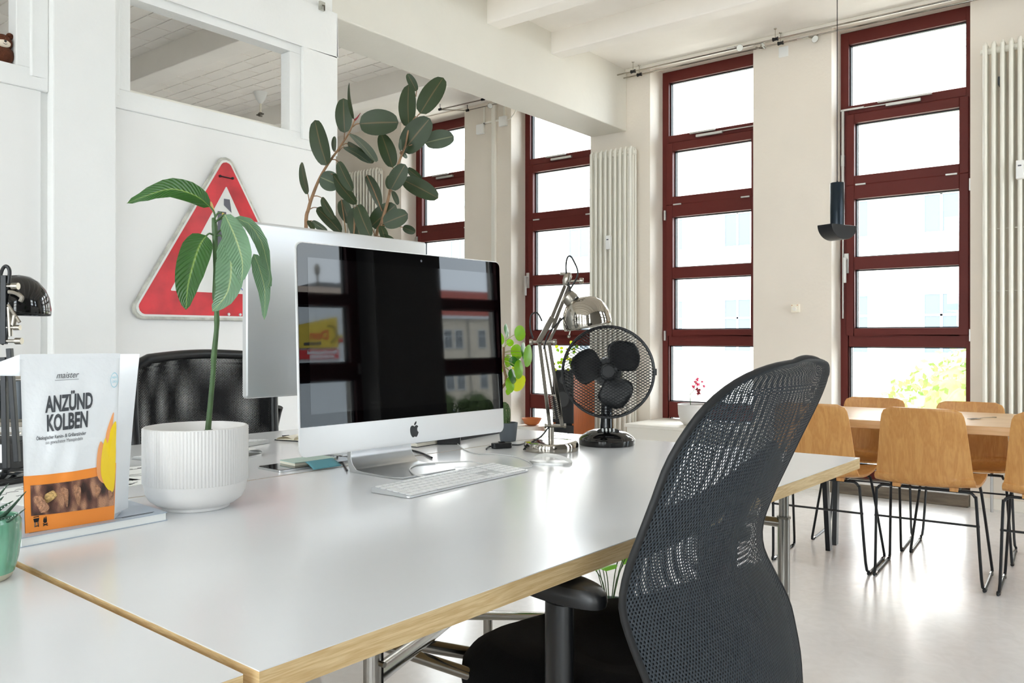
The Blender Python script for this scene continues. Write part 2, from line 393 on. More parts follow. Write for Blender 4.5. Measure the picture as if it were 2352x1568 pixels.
def mesh_mat(name, col, pitch, th, rough=.6):
    # woven net: real holes, laid out in the cloth's own UV metres
    m = bpy.data.materials.new(name); m.use_nodes = True; nt = m.node_tree; b = nt.nodes['Principled BSDF']; o = nt.nodes['Material Output']
    b.inputs['Base Color'].default_value = (*lin(col), 1); b.inputs['Roughness'].default_value = rough; b.inputs['Specular IOR Level'].default_value = .35
    uv = nt.nodes.new('ShaderNodeUVMap'); sx = nt.nodes.new('ShaderNodeSeparateXYZ'); nt.links.new(uv.outputs[0], sx.inputs[0])
    outs = []
    for i, k in ((0, 1), (1, .62)):
        mu = nt.nodes.new('ShaderNodeMath'); mu.operation = 'MULTIPLY'; mu.inputs[1].default_value = 2*pi/pitch*k; nt.links.new(sx.outputs[i], mu.inputs[0])
        si = nt.nodes.new('ShaderNodeMath'); si.operation = 'SINE'; nt.links.new(mu.outputs[0], si.inputs[0]); outs.append(si)
    pr = nt.nodes.new('ShaderNodeMath'); pr.operation = 'MULTIPLY'; nt.links.new(outs[0].outputs[0], pr.inputs[0]); nt.links.new(outs[1].outputs[0], pr.inputs[1])
    gt = nt.nodes.new('ShaderNodeMath'); gt.operation = 'GREATER_THAN'; gt.inputs[1].default_value = th; nt.links.new(pr.outputs[0], gt.inputs[0])
    tr = nt.nodes.new('ShaderNodeBsdfTransparent'); mx = nt.nodes.new('ShaderNodeMixShader')
    nt.links.new(gt.outputs[0], mx.inputs[0]); nt.links.new(b.outputs[0], mx.inputs[1]); nt.links.new(tr.outputs[0], mx.inputs[2]); nt.links.new(mx.outputs[0], o.inputs[0])
    bp = nt.nodes.new('ShaderNodeBump'); bp.inputs['Strength'].default_value = .7; bp.inputs['Distance'].default_value = .002; nt.links.new(pr.outputs[0], bp.inputs['Height']); bp.invert = True; nt.links.new(bp.outputs[0], b.inputs['Normal'])
    M[name] = m
mesh_mat('back_net', '#3b4249', .0056, .46)
mesh_mat('front_net', '#1e2328', .0060, .22)
mesh_mat('far_net', '#121316', .006, .33)
def cob_mat():
    m = mat('corn_cobs', '#8a5f4c', .4); nt = m.node_tree; b = nt.nodes['Principled BSDF']
    uv = nt.nodes.new('ShaderNodeUVMap'); mp_ = nt.nodes.new('ShaderNodeMapping'); mp_.inputs['Scale'].default_value = (5.5, 1.1, 1); mp_.inputs['Rotation'].default_value = (0, 0, .35)
    n = nt.nodes.new('ShaderNodeTexNoise'); n.inputs['Scale'].default_value = 1.3; n.inputs['Detail'].default_value = 1; nt.links.new(uv.outputs[0], mp_.inputs[0]); nt.links.new(mp_.outputs[0], n.inputs['Vector'])
    r = nt.nodes.new('ShaderNodeValToRGB'); e = r.color_ramp.elements
    e[0].position = .35; e[0].color = (*lin('#3a2723'), 1); e[1].position = .62; e[1].color = (*lin('#b98a6c'), 1); k = e.new(.48); k.color = (*lin('#6d483d'), 1)
    nt.links.new(n.outputs['Fac'], r.inputs[0])
    n2 = nt.nodes.new('ShaderNodeTexNoise'); n2.inputs['Scale'].default_value = 70; nt.links.new(uv.outputs[0], n2.inputs['Vector'])
    mx = nt.nodes.new('ShaderNodeMix'); mx.data_type = 'RGBA'; mx.blend_type = 'OVERLAY'; mx.inputs['Factor'].default_value = .8; nt.links.new(r.outputs[0], mx.inputs['A']); nt.links.new(n2.outputs['Fac'], mx.inputs['B'])
    nt.links.new(mx.outputs['Result'], b.inputs['Base Color'])
cob_mat()

# ---------------------------------------------------------------- setting
def struct(mb, name, m, **k): o = mb.build(name, m, **k); o['kind'] = 'structure'; return o
XL, XR, YF, YB, ZC = -3.384, 1.87, 5.85, -3.2, 3.24
struct(MB().box((-9, YB, -.1), (XR+.1, YF+.45, 0)), 'floor', 'floor_plaster')
mb = MB()
mb.box((XL-.3, YB, ZC), (XR+.3, YF+.4, ZC+.2)); mb.box((-9, 4.2, ZC), (XL-.3, YF+.4, ZC+.2)); mb.box((-9, YB, 2.96), (XL-.3, 4.1, 3.4))
struct(mb, 'ceiling', 'ceiling_paint')
WIN_F = [(-5.99, .85), (-4.58, .85), (-3.17, .85), (-1.76, .85)]
WTOP = 3.23
def wall_with_windows(mb, spans, lo, hi, f):
    e = lo
    for a, wd in spans:
        f(mb, e, a, 0, ZC+.1); f(mb, a, a+wd, WTOP, ZC+.1); e = a+wd
    f(mb, e, hi, 0, ZC+.1)
mb = MB()
wall_with_windows(mb, WIN_F, -9, XR+.3, lambda m_, a, b, z0, z1: m_.box((a, YF, z0), (b, YF+.42, z1)))
struct(mb, 'wall_front', 'window_wall_paint')
WIN_R = [(y, .92) for y in (-1.82, 2.845, 4.40)]
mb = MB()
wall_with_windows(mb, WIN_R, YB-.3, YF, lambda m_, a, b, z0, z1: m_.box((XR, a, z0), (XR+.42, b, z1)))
struct(mb, 'wall_right', 'shaded_wall_paint')
WIN_B_ADDED = [(x, .92) for x in (-2.9, -1.55, -.2, 1.0-.15)]  # unseen windows, added behind the camera to brighten piers and ceiling
mb = MB()
wall_with_windows(mb, WIN_B_ADDED, -9, XR+.3, lambda m_, a, b, z0, z1: m_.box((a, YB-.42, z0), (b, YB, z1)))
struct(mb, 'wall_back', 'wall_paint')
struct(MB().box((-9.3, YB-.3, 0), (-9, YF+.42, ZC+.1)), 'wall_far_left', 'wall_paint')
# partition with two openings, thickness 8 cm
mb = MB(); T = .075
def part_wall(z0, z1, y0, y1): mb.box((XL-T, y0, z0), (XL, y1, z1))
OP = [(.55, 1.292), (1.732, 2.539)]; OZ = (2.095, 2.49)
part_wall(0, OZ[0], YB, 2.826); part_wall(OZ[1], 3.3, YB, 2.826)
part_wall(OZ[0], OZ[1], YB, OP[0][0]); part_wall(OZ[0], OZ[1], OP[0][1], OP[1][0]); part_wall(OZ[0], OZ[1], OP[1][1], 2.826)
struct(mb, 'wall_left', 'wall_paint', bevel=.004)
# raised plaster border that leaves a stepped recess round each opening
mb = MB()
for (a, b), (ea, eb) in zip(OP, ((-.05, .045), (-.055, .064))):
    za, zb = OZ[0]-.035, OZ[1]+.04
    y0, y1 = a+ea, b+eb; Y0 = .3 if a < 1 else 1.646; Y1 = 1.40 if a < 1 else 2.826
    mb.box((XL, Y0, 2.012), (XL+.02, Y1, za)); mb.box((XL, Y0, zb), (XL+.02, Y1, 2.76)); mb.box((XL, Y0, za), (XL+.02, y0, zb)); mb.box((XL, y1, za), (XL+.02, Y1, zb))
struct(mb, 'trim_1', 'wall_paint', bevel=.005)
struct(MB().box((XL, 1.646, 0), (XL+.012, 2.75, 2.012)).box((XL, YB, 0), (XL+.012, 1.375, 2.012)), 'trim_2', 'panel_paint', bevel=.003)
struct(MB().box((XL, 1.40, 0), (XL+.054, 1.646, 3.3)), 'trim_3', 'wall_paint', bevel=.006)
mb = MB().box((XL-.115, 1.66, OZ[0]-.0), (XL-T, 2.7, OZ[0]+.020)).box((XL-.15, 1.66, OZ[0]-.02), (XL-.115, 2.7, OZ[0]+.045))
struct(mb, 'trim_4', 'trim_paint', bevel=.004)
struct(MB().box((XL-.0335, 1.83, OZ[0]-.001), (XL-.012, 2.10, OZ[0]+.003)), 'trim_5', 'step_wood')
# main beam and joists
struct(MB().box((XL-.34, 2.80, 2.745), (XL+.001, YF, 3.3)).box((XL-.34, YB, 2.96), (XL+.001, 2.80, 3.3)), 'trim_6', 'beam_paint', bevel=.008)
n = 7
for y in (-2.37, -1.65, -.93, -.2, .52, 1.23, 1.95, 2.65, 3.36, 4.07, 4.785):
    struct(MB().box((XL-.01, y, 3.085), (XR+.05, y+.13, ZC+.02)), 'trim_%d' % n, 'ceiling_paint', bevel=.008); n += 1
for y in (.22, 1.51, 2.80, 4.09):
    struct(MB().box((-9, y, 2.80), (XL-.34, y+.14, 3.3)), 'trim_%d' % n, 'ceiling_paint', bevel=.006); n += 1
# plastered brickwork of the other room's ceiling
mb = MB()
for y0, y1 in ((1.65, 2.80), (2.94, 4.09)):
    r = 0; y = y0+.01
    while y < y1-.06:
        x = -6.6+(r % 2)*.13
        while x < XL-.62:
            mb.box((x, y, 2.956), (x+.245, y+.105, 2.962-random.random()*.003+.0)); x += .26
        y += .118; r += 1
o = struct(mb, 'trim_%d' % n, 'ceiling_paint'); o['kind'] = 'structure'; n += 1
# skirting
for nm, a, b in (('baseboard_front', -2.32, -1.76), ('baseboard_front_right', -.91, XR)):
    struct(MB().box((a, YF-.012, 0), (b, YF, .07)), 'trim_%d' % n, 'trim_paint', bevel=.003); n += 1
# splay lining of every window opening
def window(nm, loc, rotz, face, handle='R', side_bar=None, W=.85, zb=.08):
    g = thing(nm, None, None, loc, rotz, kind='structure')
    L = lambda mb_, name, m, **k: mb_.build(name, m, g, world=False, **k)
    f = MB(); d0, d1 = 0, .07
    def bar(mb_, x0, x1, z0, z1, a=d0, b=d1): mb_.box((x0, a, z0), (x1, b, z1))
    bar(f, 0, .055, zb, WTOP-.003); bar(f, W-.055, W, zb, WTOP-.003)
    bar(f, .055, W-.055, 3.14, WTOP-.003); bar(f, .055, W-.055, 2.645, 2.705); bar(f, .055, W-.055, 1.0, 1.0815)
    bar(f, .055, W-.055, .42, .545); bar(f, .055, W-.055, zb, .14)
    L(f, 'outer_frame', 'maroon_paint', bevel=.004)
    for z0, z1, sp in ((1.08, 2.138, True), (2.142, 2.64, False)):
        s_ = MB(); a = -.012
        if sp:
            bar(s_, .04, .095, z0, z1, a, .06); bar(s_, W-.095, W-.04, z0, z1, a, .06)
            bar(s_, .095, W-.095, z0, 1.13, a, .06); bar(s_, .095, W-.095, 1.543, 1.632, a, .06); bar(s_, .095, W-.095, 2.042, z1, a, .06)
        else:
            bar(s_, .04, .095, z0, z1, a, .06); bar(s_, W-.095, W-.04, z0, z1, a, .06)
            bar(s_, .095, W-.095, z0, 2.205, a, .06); bar(s_, .095, W-.095, 2.577, z1, a, .06)
        L(s_, 'sash', 'maroon_paint', bevel=.004)
    for z0, z1, e in ((2.705, 3.14, .055), (2.205, 2.577, .095), (1.632, 2.042, .095), (1.13, 1.543, .095), (.545, 1.0, .055), (.14, .42, .055)):
        gk = MB(); t = .008
        for x0, x1, a, b in ((e, e+t, z0, z1), (W-e-t, W-e, z0, z1), (e, W-e, z0, z0+t), (e, W-e, z1-t, z1)): gk.box((x0, .034, a), (x1, .058, b))
        sp = MB()
        for x0, x1, a, b in ((e, e+.012, z0, z1), (W-e-.012, W-e, z0, z1), (e, W-e, z0, z0+.006)): sp.box((x0, .0585, a), (x1, .068, b))
        p = L(MB().box((e, .046, z0), (W-e, .050, z1)), 'glass_pane', 'window_glass')
        gk.build('gasket', 'gasket', p, world=False); sp.build('spacer', 'window_spacer', p, world=False)
    # ironmongery
    hx = W-.03-.01 if handle == 'R' else .045
    hd = MB().box((hx-.016, -.022, 1.52), (hx+.016, -.012, 1.66)); L(hd, 'handle_plate', 'handle_metal', bevel=.002)
    s_ = -1 if handle == 'R' else 1
    hd = MB().tube([(hx, -.02, 1.62), (hx, -.05, 1.62)], .008, 8).box((hx-.010+s_*-.0, -.062, 1.45), (hx+.010, -.048, 1.63)); L(hd, 'handle', 'handle_metal', bevel=.003)
    # fanlight opener: rod along the rail and down one side, lever arm in the middle
    op = MB(); sb = W-.022 if side_bar == 'R' else .02
    op.box((W*.36, -.028, 2.655), (W*.62, -.004, 2.675)); op.box((W*.30, -.035, 2.685), (W*.70 if side_bar == 'L' else W*.55, -.012, 2.698))
    if side_bar:
        op.box((min(sb, W/2), -.02, 2.668), (max(sb, W/2), -.008, 2.676)); op.box((sb-.014, -.024, 2.668 if side_bar == 'L' else 2.668), (sb+.014+(.13 if side_bar == 'L' else 0), -.004, 2.682))
        op.box((sb-.009, -.022, 1.95), (sb+.009, -.002, 2.68)); op.box((sb-.005, -.018, 1.2), (sb+.005, -.004, 1.95)); op.box((sb-.011, -.026, 2.28), (sb+.011, 0, 2.36))
    L(op, 'fanlight_opener', 'handle_metal', bevel=.002)
    for hxx, hz in ((.14, 2.14), (W-.14, 2.14)):
        L(MB().box((hxx-.035, -.022, hz-.006), (hxx+.035, -.008, hz+.006)), 'hinge', 'handle_metal', bevel=.002)
    hx2 = .03 if handle == 'R' else W-.03
    for hz in (1.07, 2.05):
        L(MB().box((hx2-.007, -.024, hz-.03), (hx2+.007, -.004, hz+.05)), 'hinge', 'handle_metal', bevel=.002)
    return g
YW = 6.06
for i, ((x, wd), hn, sb) in enumerate(zip(WIN_F, 'RLRL', (None, None, 'R', 'L'))):
    window('window_%d' % (i+1), (x, YW, 0), 0, 'front', hn, sb)
    portal((x+wd/2, YF+.40, 1.65), 0, .85, 3.1)
for i, (y, wd) in enumerate(WIN_R):
    window('window_%d' % (i+5), (XR+.21, y+wd, 0), -pi/2, 'right', 'R', 'R', W=.92)
    portal((XR+.40, y+wd/2, 1.65), -pi/2, .92, 3.1)
for i, (x, wd) in enumerate(WIN_B_ADDED):  # rear windows added for their light, never in view
    window('window_%d' % (i+10), (x+wd, YB-.21, 0), pi, 'back', 'R', 'R', W=.92)
    portal((x+wd/2, YB-.40, 1.65), pi, .92, 3.1)
    struct(MB().box((x+.001, YB-.42, 0), (x+wd-.001, YB-.02, .075)), 'trim_%d' % n, 'trim_paint'); n += 1
for i, (a, wd) in enumerate(WIN_F[:3]):
    struct(MB().box((a+.001, YF+.10, 0), (a+wd-.001, YF+.42, .075)), 'trim_%d' % n, 'trim_paint'); n += 1
struct(MB().box((-1.757, YF-.05, 0), (-.913, YF+.42, .078)), 'trim_%d' % n, 'step_wood', bevel=.005); n += 1
for i, (a, wd) in enumerate(WIN_R):
    struct(MB().box((XR+.02, a+.001, 0), (XR+.42, a+wd-.001, .075)), 'trim_%d' % n, 'trim_paint'); n += 1
# low boxed-in ledge under the third window
struct(MB().box((-3.168, 5.475, 0), (-2.05, YF, .385)).box((-3.168, YF, 0), (-2.325, 6.055, .385)).box((-3.18, 5.463, .385), (-2.03, YF, .41)).box((-3.168, YF, .385), (-2.325, 6.055, .41)), 'trim_%d' % n, 'trim_paint', bevel=.004); n += 1
# moulding high on the window wall
struct(MB().box((-3.38, YF-.035, 3.205), (XR, YF, 3.24)), 'trim_%d' % n, 'trim_paint', bevel=.006); n += 1
struct(MB().box((-4.79, YF-.03, 0), (-4.745, YF, 3.22)), 'trim_%d' % n, 'trim_paint', bevel=.006); n += 1
#@@OBJECTS
# ================================================================ OBJECTS
V = Vector
# ---- radiators
def radiator(label, x0, nt, z0, z1, pitch=.0455, y=5.76, meter=None, flip=False):
    g = thing('column_radiator', label, 'radiator', (x0, y, z0), group='white column radiators')
    first = None
    for i in range(nt):
        x = x0+i*pitch
        if first is None:
            mb = MB()
            for dy in (-.04, .0, .04): mb.tube([(x, y+dy, z0+.03), (x, y+dy, z1-.02), (x, y+dy*.6, z1)], [.0125, .0125, .009], 10)
            first = mb.build('column', 'radiator_paint', g, smooth=True)
        else:
            c = first.copy(); c.location = (i*pitch, 0, 0); C.objects.link(c)
    x1 = x0+(nt-1)*pitch
    mb = MB()
    for z in (z0+.05, z1-.045):
        mb = MB(); mb.tube([(x0-.012, y, z), (x1+.012, y, z)], .021, 12); mb.tube([(x0-.03, y, z), (x0-.012, y, z)], .017, 12); mb.tube([(x1+.012, y, z), (x1+.03, y, z)], .017, 12)
    mb.build('header', 'radiator_paint', g, smooth=True)
    mb = MB()
    for z in (z0+(z1-z0)*.42, z0+(z1-z0)*.565): MB().box((x0, y-.002, z), (x1, y+.002, z+.005)).build('tie_bar', 'radiator_paint', g)
    for z in (z0+.3, z1-.25): MB().box((x0+pitch*1.3, y+.03, z), (x0+pitch*1.6, YF+.004, z+.05)).build('bracket', 'grey_pot', g)
    MB().tube([(x0+.03, y, z0+.03), (x0+.03, y, .0)], .009, 8).build('supply_pipe', 'alu', g)
    if meter:
        mx_, mz = meter
        m = MB().box((mx_-.02, y-.085, mz-.055), (mx_+.02, y-.05, mz+.055)).build('heat_meter', 'white_plastic', g, bevel=.004)
        MB().box((mx_-.009, y-.0865, mz+.018), (mx_+.009, y-.0848, mz+.026)).build('meter_display', 'dark_grey_print', m)
    return g
radiator('tall white column radiator between the two middle windows, below the beam end', -3.642, 9, .25, 2.585, meter=(-3.46, 1.83))
radiator('tall white column radiator at the right edge of the picture', -.81, 14, .25, 2.86, meter=(-.625, 2.06))
radiator('white radiator seen behind the rubber plant leaves in the far room', -6.72, 12, .9, 2.79)
# pipe loose ends, boxes and sensors on the wall
def wallbox(nm, label, cat, x, z, w_, h, m='white_plastic', d=.03, y=YF):
    return tag(MB().box((x-w_/2, y-d, z-h/2), (x+w_/2, y+.0005, z+h/2)).build(nm, m, bevel=.004), label, cat)
t = thing('room_thermostat', 'small cream thermostat on the pier between the two right-hand windows', 'thermostat', (-2.004, YF, 1.272))
MB().box((-2.034, YF-.025, 1.243), (-1.974, YF, 1.303)).build('housing', 'cream_paper', t, bevel=.004)
MB().lathe([(.016, 0), (.014, .014)], 20, c=(-2.006, YF-.025, 1.268), axis=(0, -1, 0)).build('dial', 'trim_paint', t, smooth=True)
MB().box((-2.030, YF-.0265, 1.292), (-2.022, YF-.024, 1.296)).box((-1.992, YF-.0265, 1.292), (-1.984, YF-.024, 1.296)).build('marking', 'orange_item', t)
wallbox('blank_cover', 'square blank cover plate high on the pier under the lighting rods', 'wall plate', -2.094, 3.115, .07, .075, 'wall_paint', .008)
wallbox('junction_box', 'white junction box near the ceiling, left of the white pipe in the far room', 'junction box', -4.93, 3.0, .085, .09)
wallbox('junction_box', 'white junction box near the ceiling, right of the white pipe in the far room', 'junction box', -4.66, 3.03, .085, .09)
tag(MB().tube([(-4.62, YF-.015, 3.03), (-4.57, YF-.012, 3.05), (-4.52, YF-.012, 3.10), (-4.505, YF-.012, 3.2)], .006, 8, smooth=4).build('surface_cable', 'trim_paint', smooth=True), 'white cable curving from the right junction box up to the ceiling', 'cable')
tag(MB().box((-4.90, YF-.02, 3.04), (-4.70, YF, 3.055)).box((-4.89, YF-.02, 3.04), (-4.875, YF, 3.2)).box((-4.655, YF-.02, 3.07), (-4.64, YF, 3.2)).build('cable_duct', 'trim_paint'), 'short white cable ducts joining the two junction boxes under the ceiling', 'cable duct')
hk = thing('wall_hook', 'small corroded metal hook where the beam meets the left wall', 'hook', (XL+.02, 2.72, 2.70))
MB().box((XL+.019, 2.700, 2.74), (XL+.032, 2.735, 2.785)).build('plate', 'sign_rim', hk, bevel=.002)
MB().tube([(XL+.03, 2.718, 2.765), (XL+.045, 2.718, 2.76), (XL+.045, 2.718, 2.735)], .004, 8).build('pin', 'dark_steel', hk)
# ---- lighting rods under the ceiling
g = thing('rod_light_track', 'twin low-voltage lighting rods hung along the window wall near the ceiling', 'track light', (-2.3, 5.78, 3.2))
for y, x0 in ((5.70, -3.42), (5.80, -3.42)):
    MB().tube([(x0, y, 3.165), (XR-.05, y, 3.165)], .006, 8).build('rod', 'chrome', g, smooth=True)
    for x in (-3.24, -2.10, -.62, .9):
        h = MB().tube([(x, y, 3.165), (x, y, ZC+.002)], .002, 6).lathe([(.008, ZC-.006), (.011, ZC+.001)], 12, c=(x, y, 0)).build('hanger', 'chrome', g, smooth=True)
        MB().lathe([(.011, 0), (.011, .03)], 12, c=(x-.015, y, 3.165), axis=(1, 0, 0)).lathe([(.014, 0), (.014, .006)], 12, c=(x-.018, y, 3.165), axis=(1, 0, 0)).lathe([(.014, 0), (.014, .006)], 12, c=(x+.014, y, 3.165), axis=(1, 0, 0)).build('insulator', 'black_plastic', h, smooth=True)
def spot(g, x, y, z, ax):
    s_ = MB().tube([(x, y, z), (x+.03, y, z-.012)], .006, 8).lathe([(.006, 0), (.014, .012), (.024, .03), (.025, .032)], 20, c=(x+.03, y, z-.012), axis=ax, cap1=False).build('spotlight', 'chrome', g, smooth=True)
    MB().lathe([(.0235, .030), (.012, .024)], 20, c=(x+.03, y, z-.012), axis=ax).build('lens', 'window_spacer', s_, smooth=True)
spot(g, -2.40, 5.70, 3.175, (.5, -.6, -.3)); spot(g, -1.90, 5.80, 3.165, (.6, -.5, -.6)); spot(g, -2.28, 5.80, 3.175, (.8, -.2, .2))
MB().box((-2.46, 5.695, 3.166), (-2.36, 5.705, 3.180)).build('connector', 'handle_metal', g); MB().box((-1.98, 5.795, 3.160), (-1.90, 5.805, 3.174)).build('connector', 'handle_metal', g)
g = thing('rod_light_track', 'short lighting rods with one spotlight on the far room ceiling', 'track light', (-4.9, 5.7, 3.2))
MB().tube([(-5.25, 5.62, 3.19), (-4.35, 5.62, 3.19)], .006, 8).build('rod', 'chrome', g, smooth=True)
MB().tube([(-5.25, 5.62, 3.19), (-5.06, 5.80, 3.19), (-4.35, 5.80, 3.19)], .005, 8).build('rod', 'chrome', g, smooth=True)
for x, y in ((-5.24, 5.62), (-4.72, 5.62), (-4.65, 5.80), (-5.06, 5.80)):
    MB().tube([(x, y, 3.19), (x, y, ZC+.002)], .003, 6).lathe([(.012, 0), (.012, .03)], 12, c=(x-.015, y, 3.19), axis=(1, 0, 0)).build('hanger', 'black_plastic', g, smooth=True)
spot(g, -4.72, 5.70, 3.17, (.2, -.7, -.6))
# ---- lamp holder on the ceiling behind the opening
g = thing('ceiling_lamp_holder', 'bare white cone lamp holder on the ceiling behind the wall opening', 'lamp holder', (-5.43, 3.8, 2.955))
MB().lathe([(.052, 0), (.05, .012), (.034, .055), (.014, .085), (.009, .09)], 28, c=(-5.43, 3.8, 2.958), axis=(0, 0, -1)).build('canopy', 'white_plastic', g, smooth=True)
MB().tube([(-5.43, 3.8, 2.87), (-5.43, 3.8, 2.80)], .008, 10).build('stem', 'cream_paper', g, smooth=True)
MB().lathe([(.012, 0), (.02, .01), (.016, .03)], 14, c=(-5.43, 3.8, 2.80), axis=(0, 0, -1)).box((-5.47, 3.79, 2.782), (-5.40, 3.81, 2.79)).build('bracket', 'dark_steel', g, smooth=True)
# ---- plush bear in the upper left opening
g = thing('plush_bear', 'brown plush bear with cream muzzle sitting in the upper left wall opening', 'soft toy', (-3.42, 1.262, 2.095))
bc = V((-3.42, 1.262, 2.095))
MB().sphere(bc+V((0, 0, .035)), .036, sc=(.8, 1, 1)).sphere(bc+V((0, -.004, .082)), .034, sc=(.85, 1, .9)).build('body', 'bear_fur', g, smooth='all')
for s_ in (-1, 1): MB().sphere(bc+V((0, s_*.024-.003, .112)), .0125, 12, 8).build('ear', 'bear_fur', g, smooth='all')
MB().sphere(bc+V((.018, -.006, .074)), .024, sc=(.62, 1, .62)).build('muzzle', 'bear_cream', g, smooth='all')
MB().sphere(bc+V((.034, -.006, .079)), .0045, 10, 6).tube([bc+V((.032, -.013, .071)), bc+V((.034, -.006, .067)), bc+V((.032, .001, .071))], .0009, 6).build('nose_and_mouth', 'gloss_black', g, smooth='all')
# ---- warning sign
g = thing('warning_sign', 'worn triangular red and white road warning sign hung on the white wall', 'road sign', (XL+.02, 2.15, 1.15))
def tri(cy_, z0, z1, w_, r, n=6):
    P = [(cy_-w_/2, z0), (cy_+w_/2, z0), (cy_, z1)]; out = []
    for i in range(3):
        p = V((*P[i], 0)); a = V((*P[i-1], 0)); b = V((*P[(i+1) % 3], 0))
        da = (a-p).normalized(); db = (b-p).normalized(); ang = da.angle(db); d = r/math.tan(ang/2)
        c = p+(da+db).normalized()*(r/sin(ang/2)); s0 = p+da*d-c; s1 = p+db*d-c
        for k in range(n+1): out.append(tuple((c+(s0.lerp(s1, k/n)).normalized()*r)[:2]))
    return out
YX = dict(X=V((0, 1, 0)), Y=V((0, 0, 1)), Z=V((1, 0, 0)))
sgx = XL+.018
SY, S0, S1, SW = 2.163, 1.143, 1.935, .945
MB().prism(tri(SY, S0, S1, SW, .045), .012, org=(sgx, 0, 0), **YX).build('rim', 'sign_rim', g, bevel=.003)
def ring(o, i, h, x):
    mb = MB(); n_ = len(o); P = lambda q, xx: V((xx, q[0], q[1]))
    vs = [P(q, x+h) for q in o]+[P(q, x+h) for q in i]+[P(q, x) for q in o]+[P(q, x) for q in i]
    fs = []
    for k in range(n_):
        j = (k+1) % n_; fs += [(k, j, n_+j, n_+k), (k, 2*n_+k, 2*n_+j, j), (n_+k, n_+j, 3*n_+j, 3*n_+k)]
    return mb.add(vs, fs)
inner = tri(SY, S0+.125, S1-.175, SW-.40, .004)
MB().prism(tri(SY, S0+.012, S1-.022, SW-.045, .035), .0015, org=(sgx+.012, 0, 0), **YX).build('white_face', 'sign_white', g)
ring(tri(SY, S0+.021, S1-.038, SW-.075, .03), inner, .0006, sgx+.0135).build('red_border', 'sign_red', g)
fx = sgx+.0142
MB().box((fx, 2.118, 1.40), (fx+.0005, 2.162, 1.64)).prism([(2.10, 1.31), (2.16, 1.30), (2.17, 1.36), (2.13, 1.39)], .0005, org=(fx, 0, 0), **YX).prism([(2.15, 1.67), (2.19, 1.64), (2.18, 1.70), (2.15, 1.70)], .0005, org=(fx, 0, 0), **YX).prism([(2.22, 1.58), (2.245, 1.55), (2.25, 1.50), (2.225, 1.51)], .0005, org=(fx, 0, 0), **YX).build('symbol', 'dark_grey_print', g)
for pts in ([(2.20, 1.27), (2.215, 1.33), (2.235, 1.365), (2.24, 1.34), (2.222, 1.32), (2.245, 1.29), (2.27, 1.262)], [(2.255, 1.30), (2.265, 1.315), (2.272, 1.30), (2.262, 1.285), (2.255, 1.298)], [(2.276, 1.35), (2.277, 1.29), (2.262, 1.265)]):
    MB().tube([(fx, a, b) for a, b in pts], .0022, 6, smooth=5).build('pen_scribble', 'blue_ink', g, smooth=True)
bl = MB()
for yy in (2.13, 2.195): bl.lathe([(.0065, 0), (.0055, .005)], 12, c=(sgx+.014, yy, 1.80), axis=(1, 0, 0))
bl.tube([(sgx+.018, 2.13, 1.80), (sgx+.018, 2.195, 1.797)], .0028, 8).build('mounting_wire', 'black_plastic', g, smooth=True)
for yy in (2.175, 2.235): MB().lathe([(.0075, 0), (.006, .004)], 12, c=(sgx+.014, yy, 1.172), axis=(1, 0, 0)).build('rivet', 'alu', g, smooth=True)

# ---- desks
def desk(label, poly, zt, legs=None, label2=None):
    c = V((sum(p[0] for p in poly)/4, sum(p[1] for p in poly)/4, 0))
    g = thing('desk', label, 'desk', c, group='white office desks pushed together')
    ins = poly
    MB().prism(ins, .0012, org=(0, 0, zt-.0012)).build('laminate_top', 'laminate', g)
    MB().prism(ins, .0265, org=(0, 0, zt-.0277)).build('plywood_board', 'ply_edge', g)
    MB().prism(ins, .001, org=(0, 0, zt-.0288)).build('underside', 'ply_edge', g)
    if legs:
        (xa, xb), (ya, yb) = legs
        for x in (xa, xb):
            for y in (ya, yb):
                l_ = MB().tube([(x, y, 0), (x, y, .60)], .0155, 16).build('leg', 'steel_tube', g, smooth=True)
                MB().tube([(x, y, .58), (x, y, zt-.0285)], .0125, 14).lathe([(.02, zt-.034), (.02, zt-.0286)], 16, c=(x, y, 0)).build('height_adjuster', 'steel_tube', l_, smooth=True)
                MB().tube([(x-.012, y, .668), (x+.02, y, .668)], .0035, 8).lathe([(.0175, .597), (.0175, .603)], 16, c=(x, y, 0)).build('screw', 'dark_steel', l_, smooth=True)
        for y in (ya, yb):
            for z in (.585,):
                MB().tube([(xa, y, z), (xb, y, z)], .0125, 14).build('cross_rail', 'steel_tube', g, smooth=True)
        xm = (xa+xb)/2; ym = (ya+yb)/2
        yc = ya+.655*(yb-ya)
        for x0, x1, dz in ((xa, xb, 0), (xb, xa, -.026)):
            MB().tube([(x0, ya, .648+dz), (x1, yc, .340+dz)], .0125, 14).build('diagonal_brace', 'steel_tube', g, smooth=True)
        MB().tube([(xb, yc, .335), (xb, yb, .20)], .0125, 14).build('diagonal_brace', 'steel_tube', g, smooth=True)
        MB().tube([(xa-.12, ya+.40, .475), (xb+.10, ya+.40, .475)], .011, 14).build('cross_rail', 'steel_tube', g, smooth=True)
    return g
desk('long white desk with birch plywood edge carrying the big computer and the fan', [(-.688, .480), (-.627, 2.332), (-1.562, 2.318), (-1.647, .512)], .74, ((-.755, -1.44), (.69, 2.11)))
desk('white desk behind the main desk, with the papers and the second keyboard on it', [(-1.6555, .512), (-1.5705, 2.318), (-2.375, 2.30), (-2.47, .548)], .74, ((-1.75, -2.27), (.69, 2.11)))
desk('white desk in the lower left corner with the green succulent pot', [(-.694, .466), (-1.657, .498), (-1.72, -1.33), (-.76, -1.35)], .74, ((-.82, -1.5), (-1.15, .28)))
desk('white desk at the left edge under the black desk machine', [(-1.662, .498), (-2.48, .534), (-2.55, -1.3), (-1.725, -1.33)], .74, ((-1.8, -2.35), (-1.15, .28)))

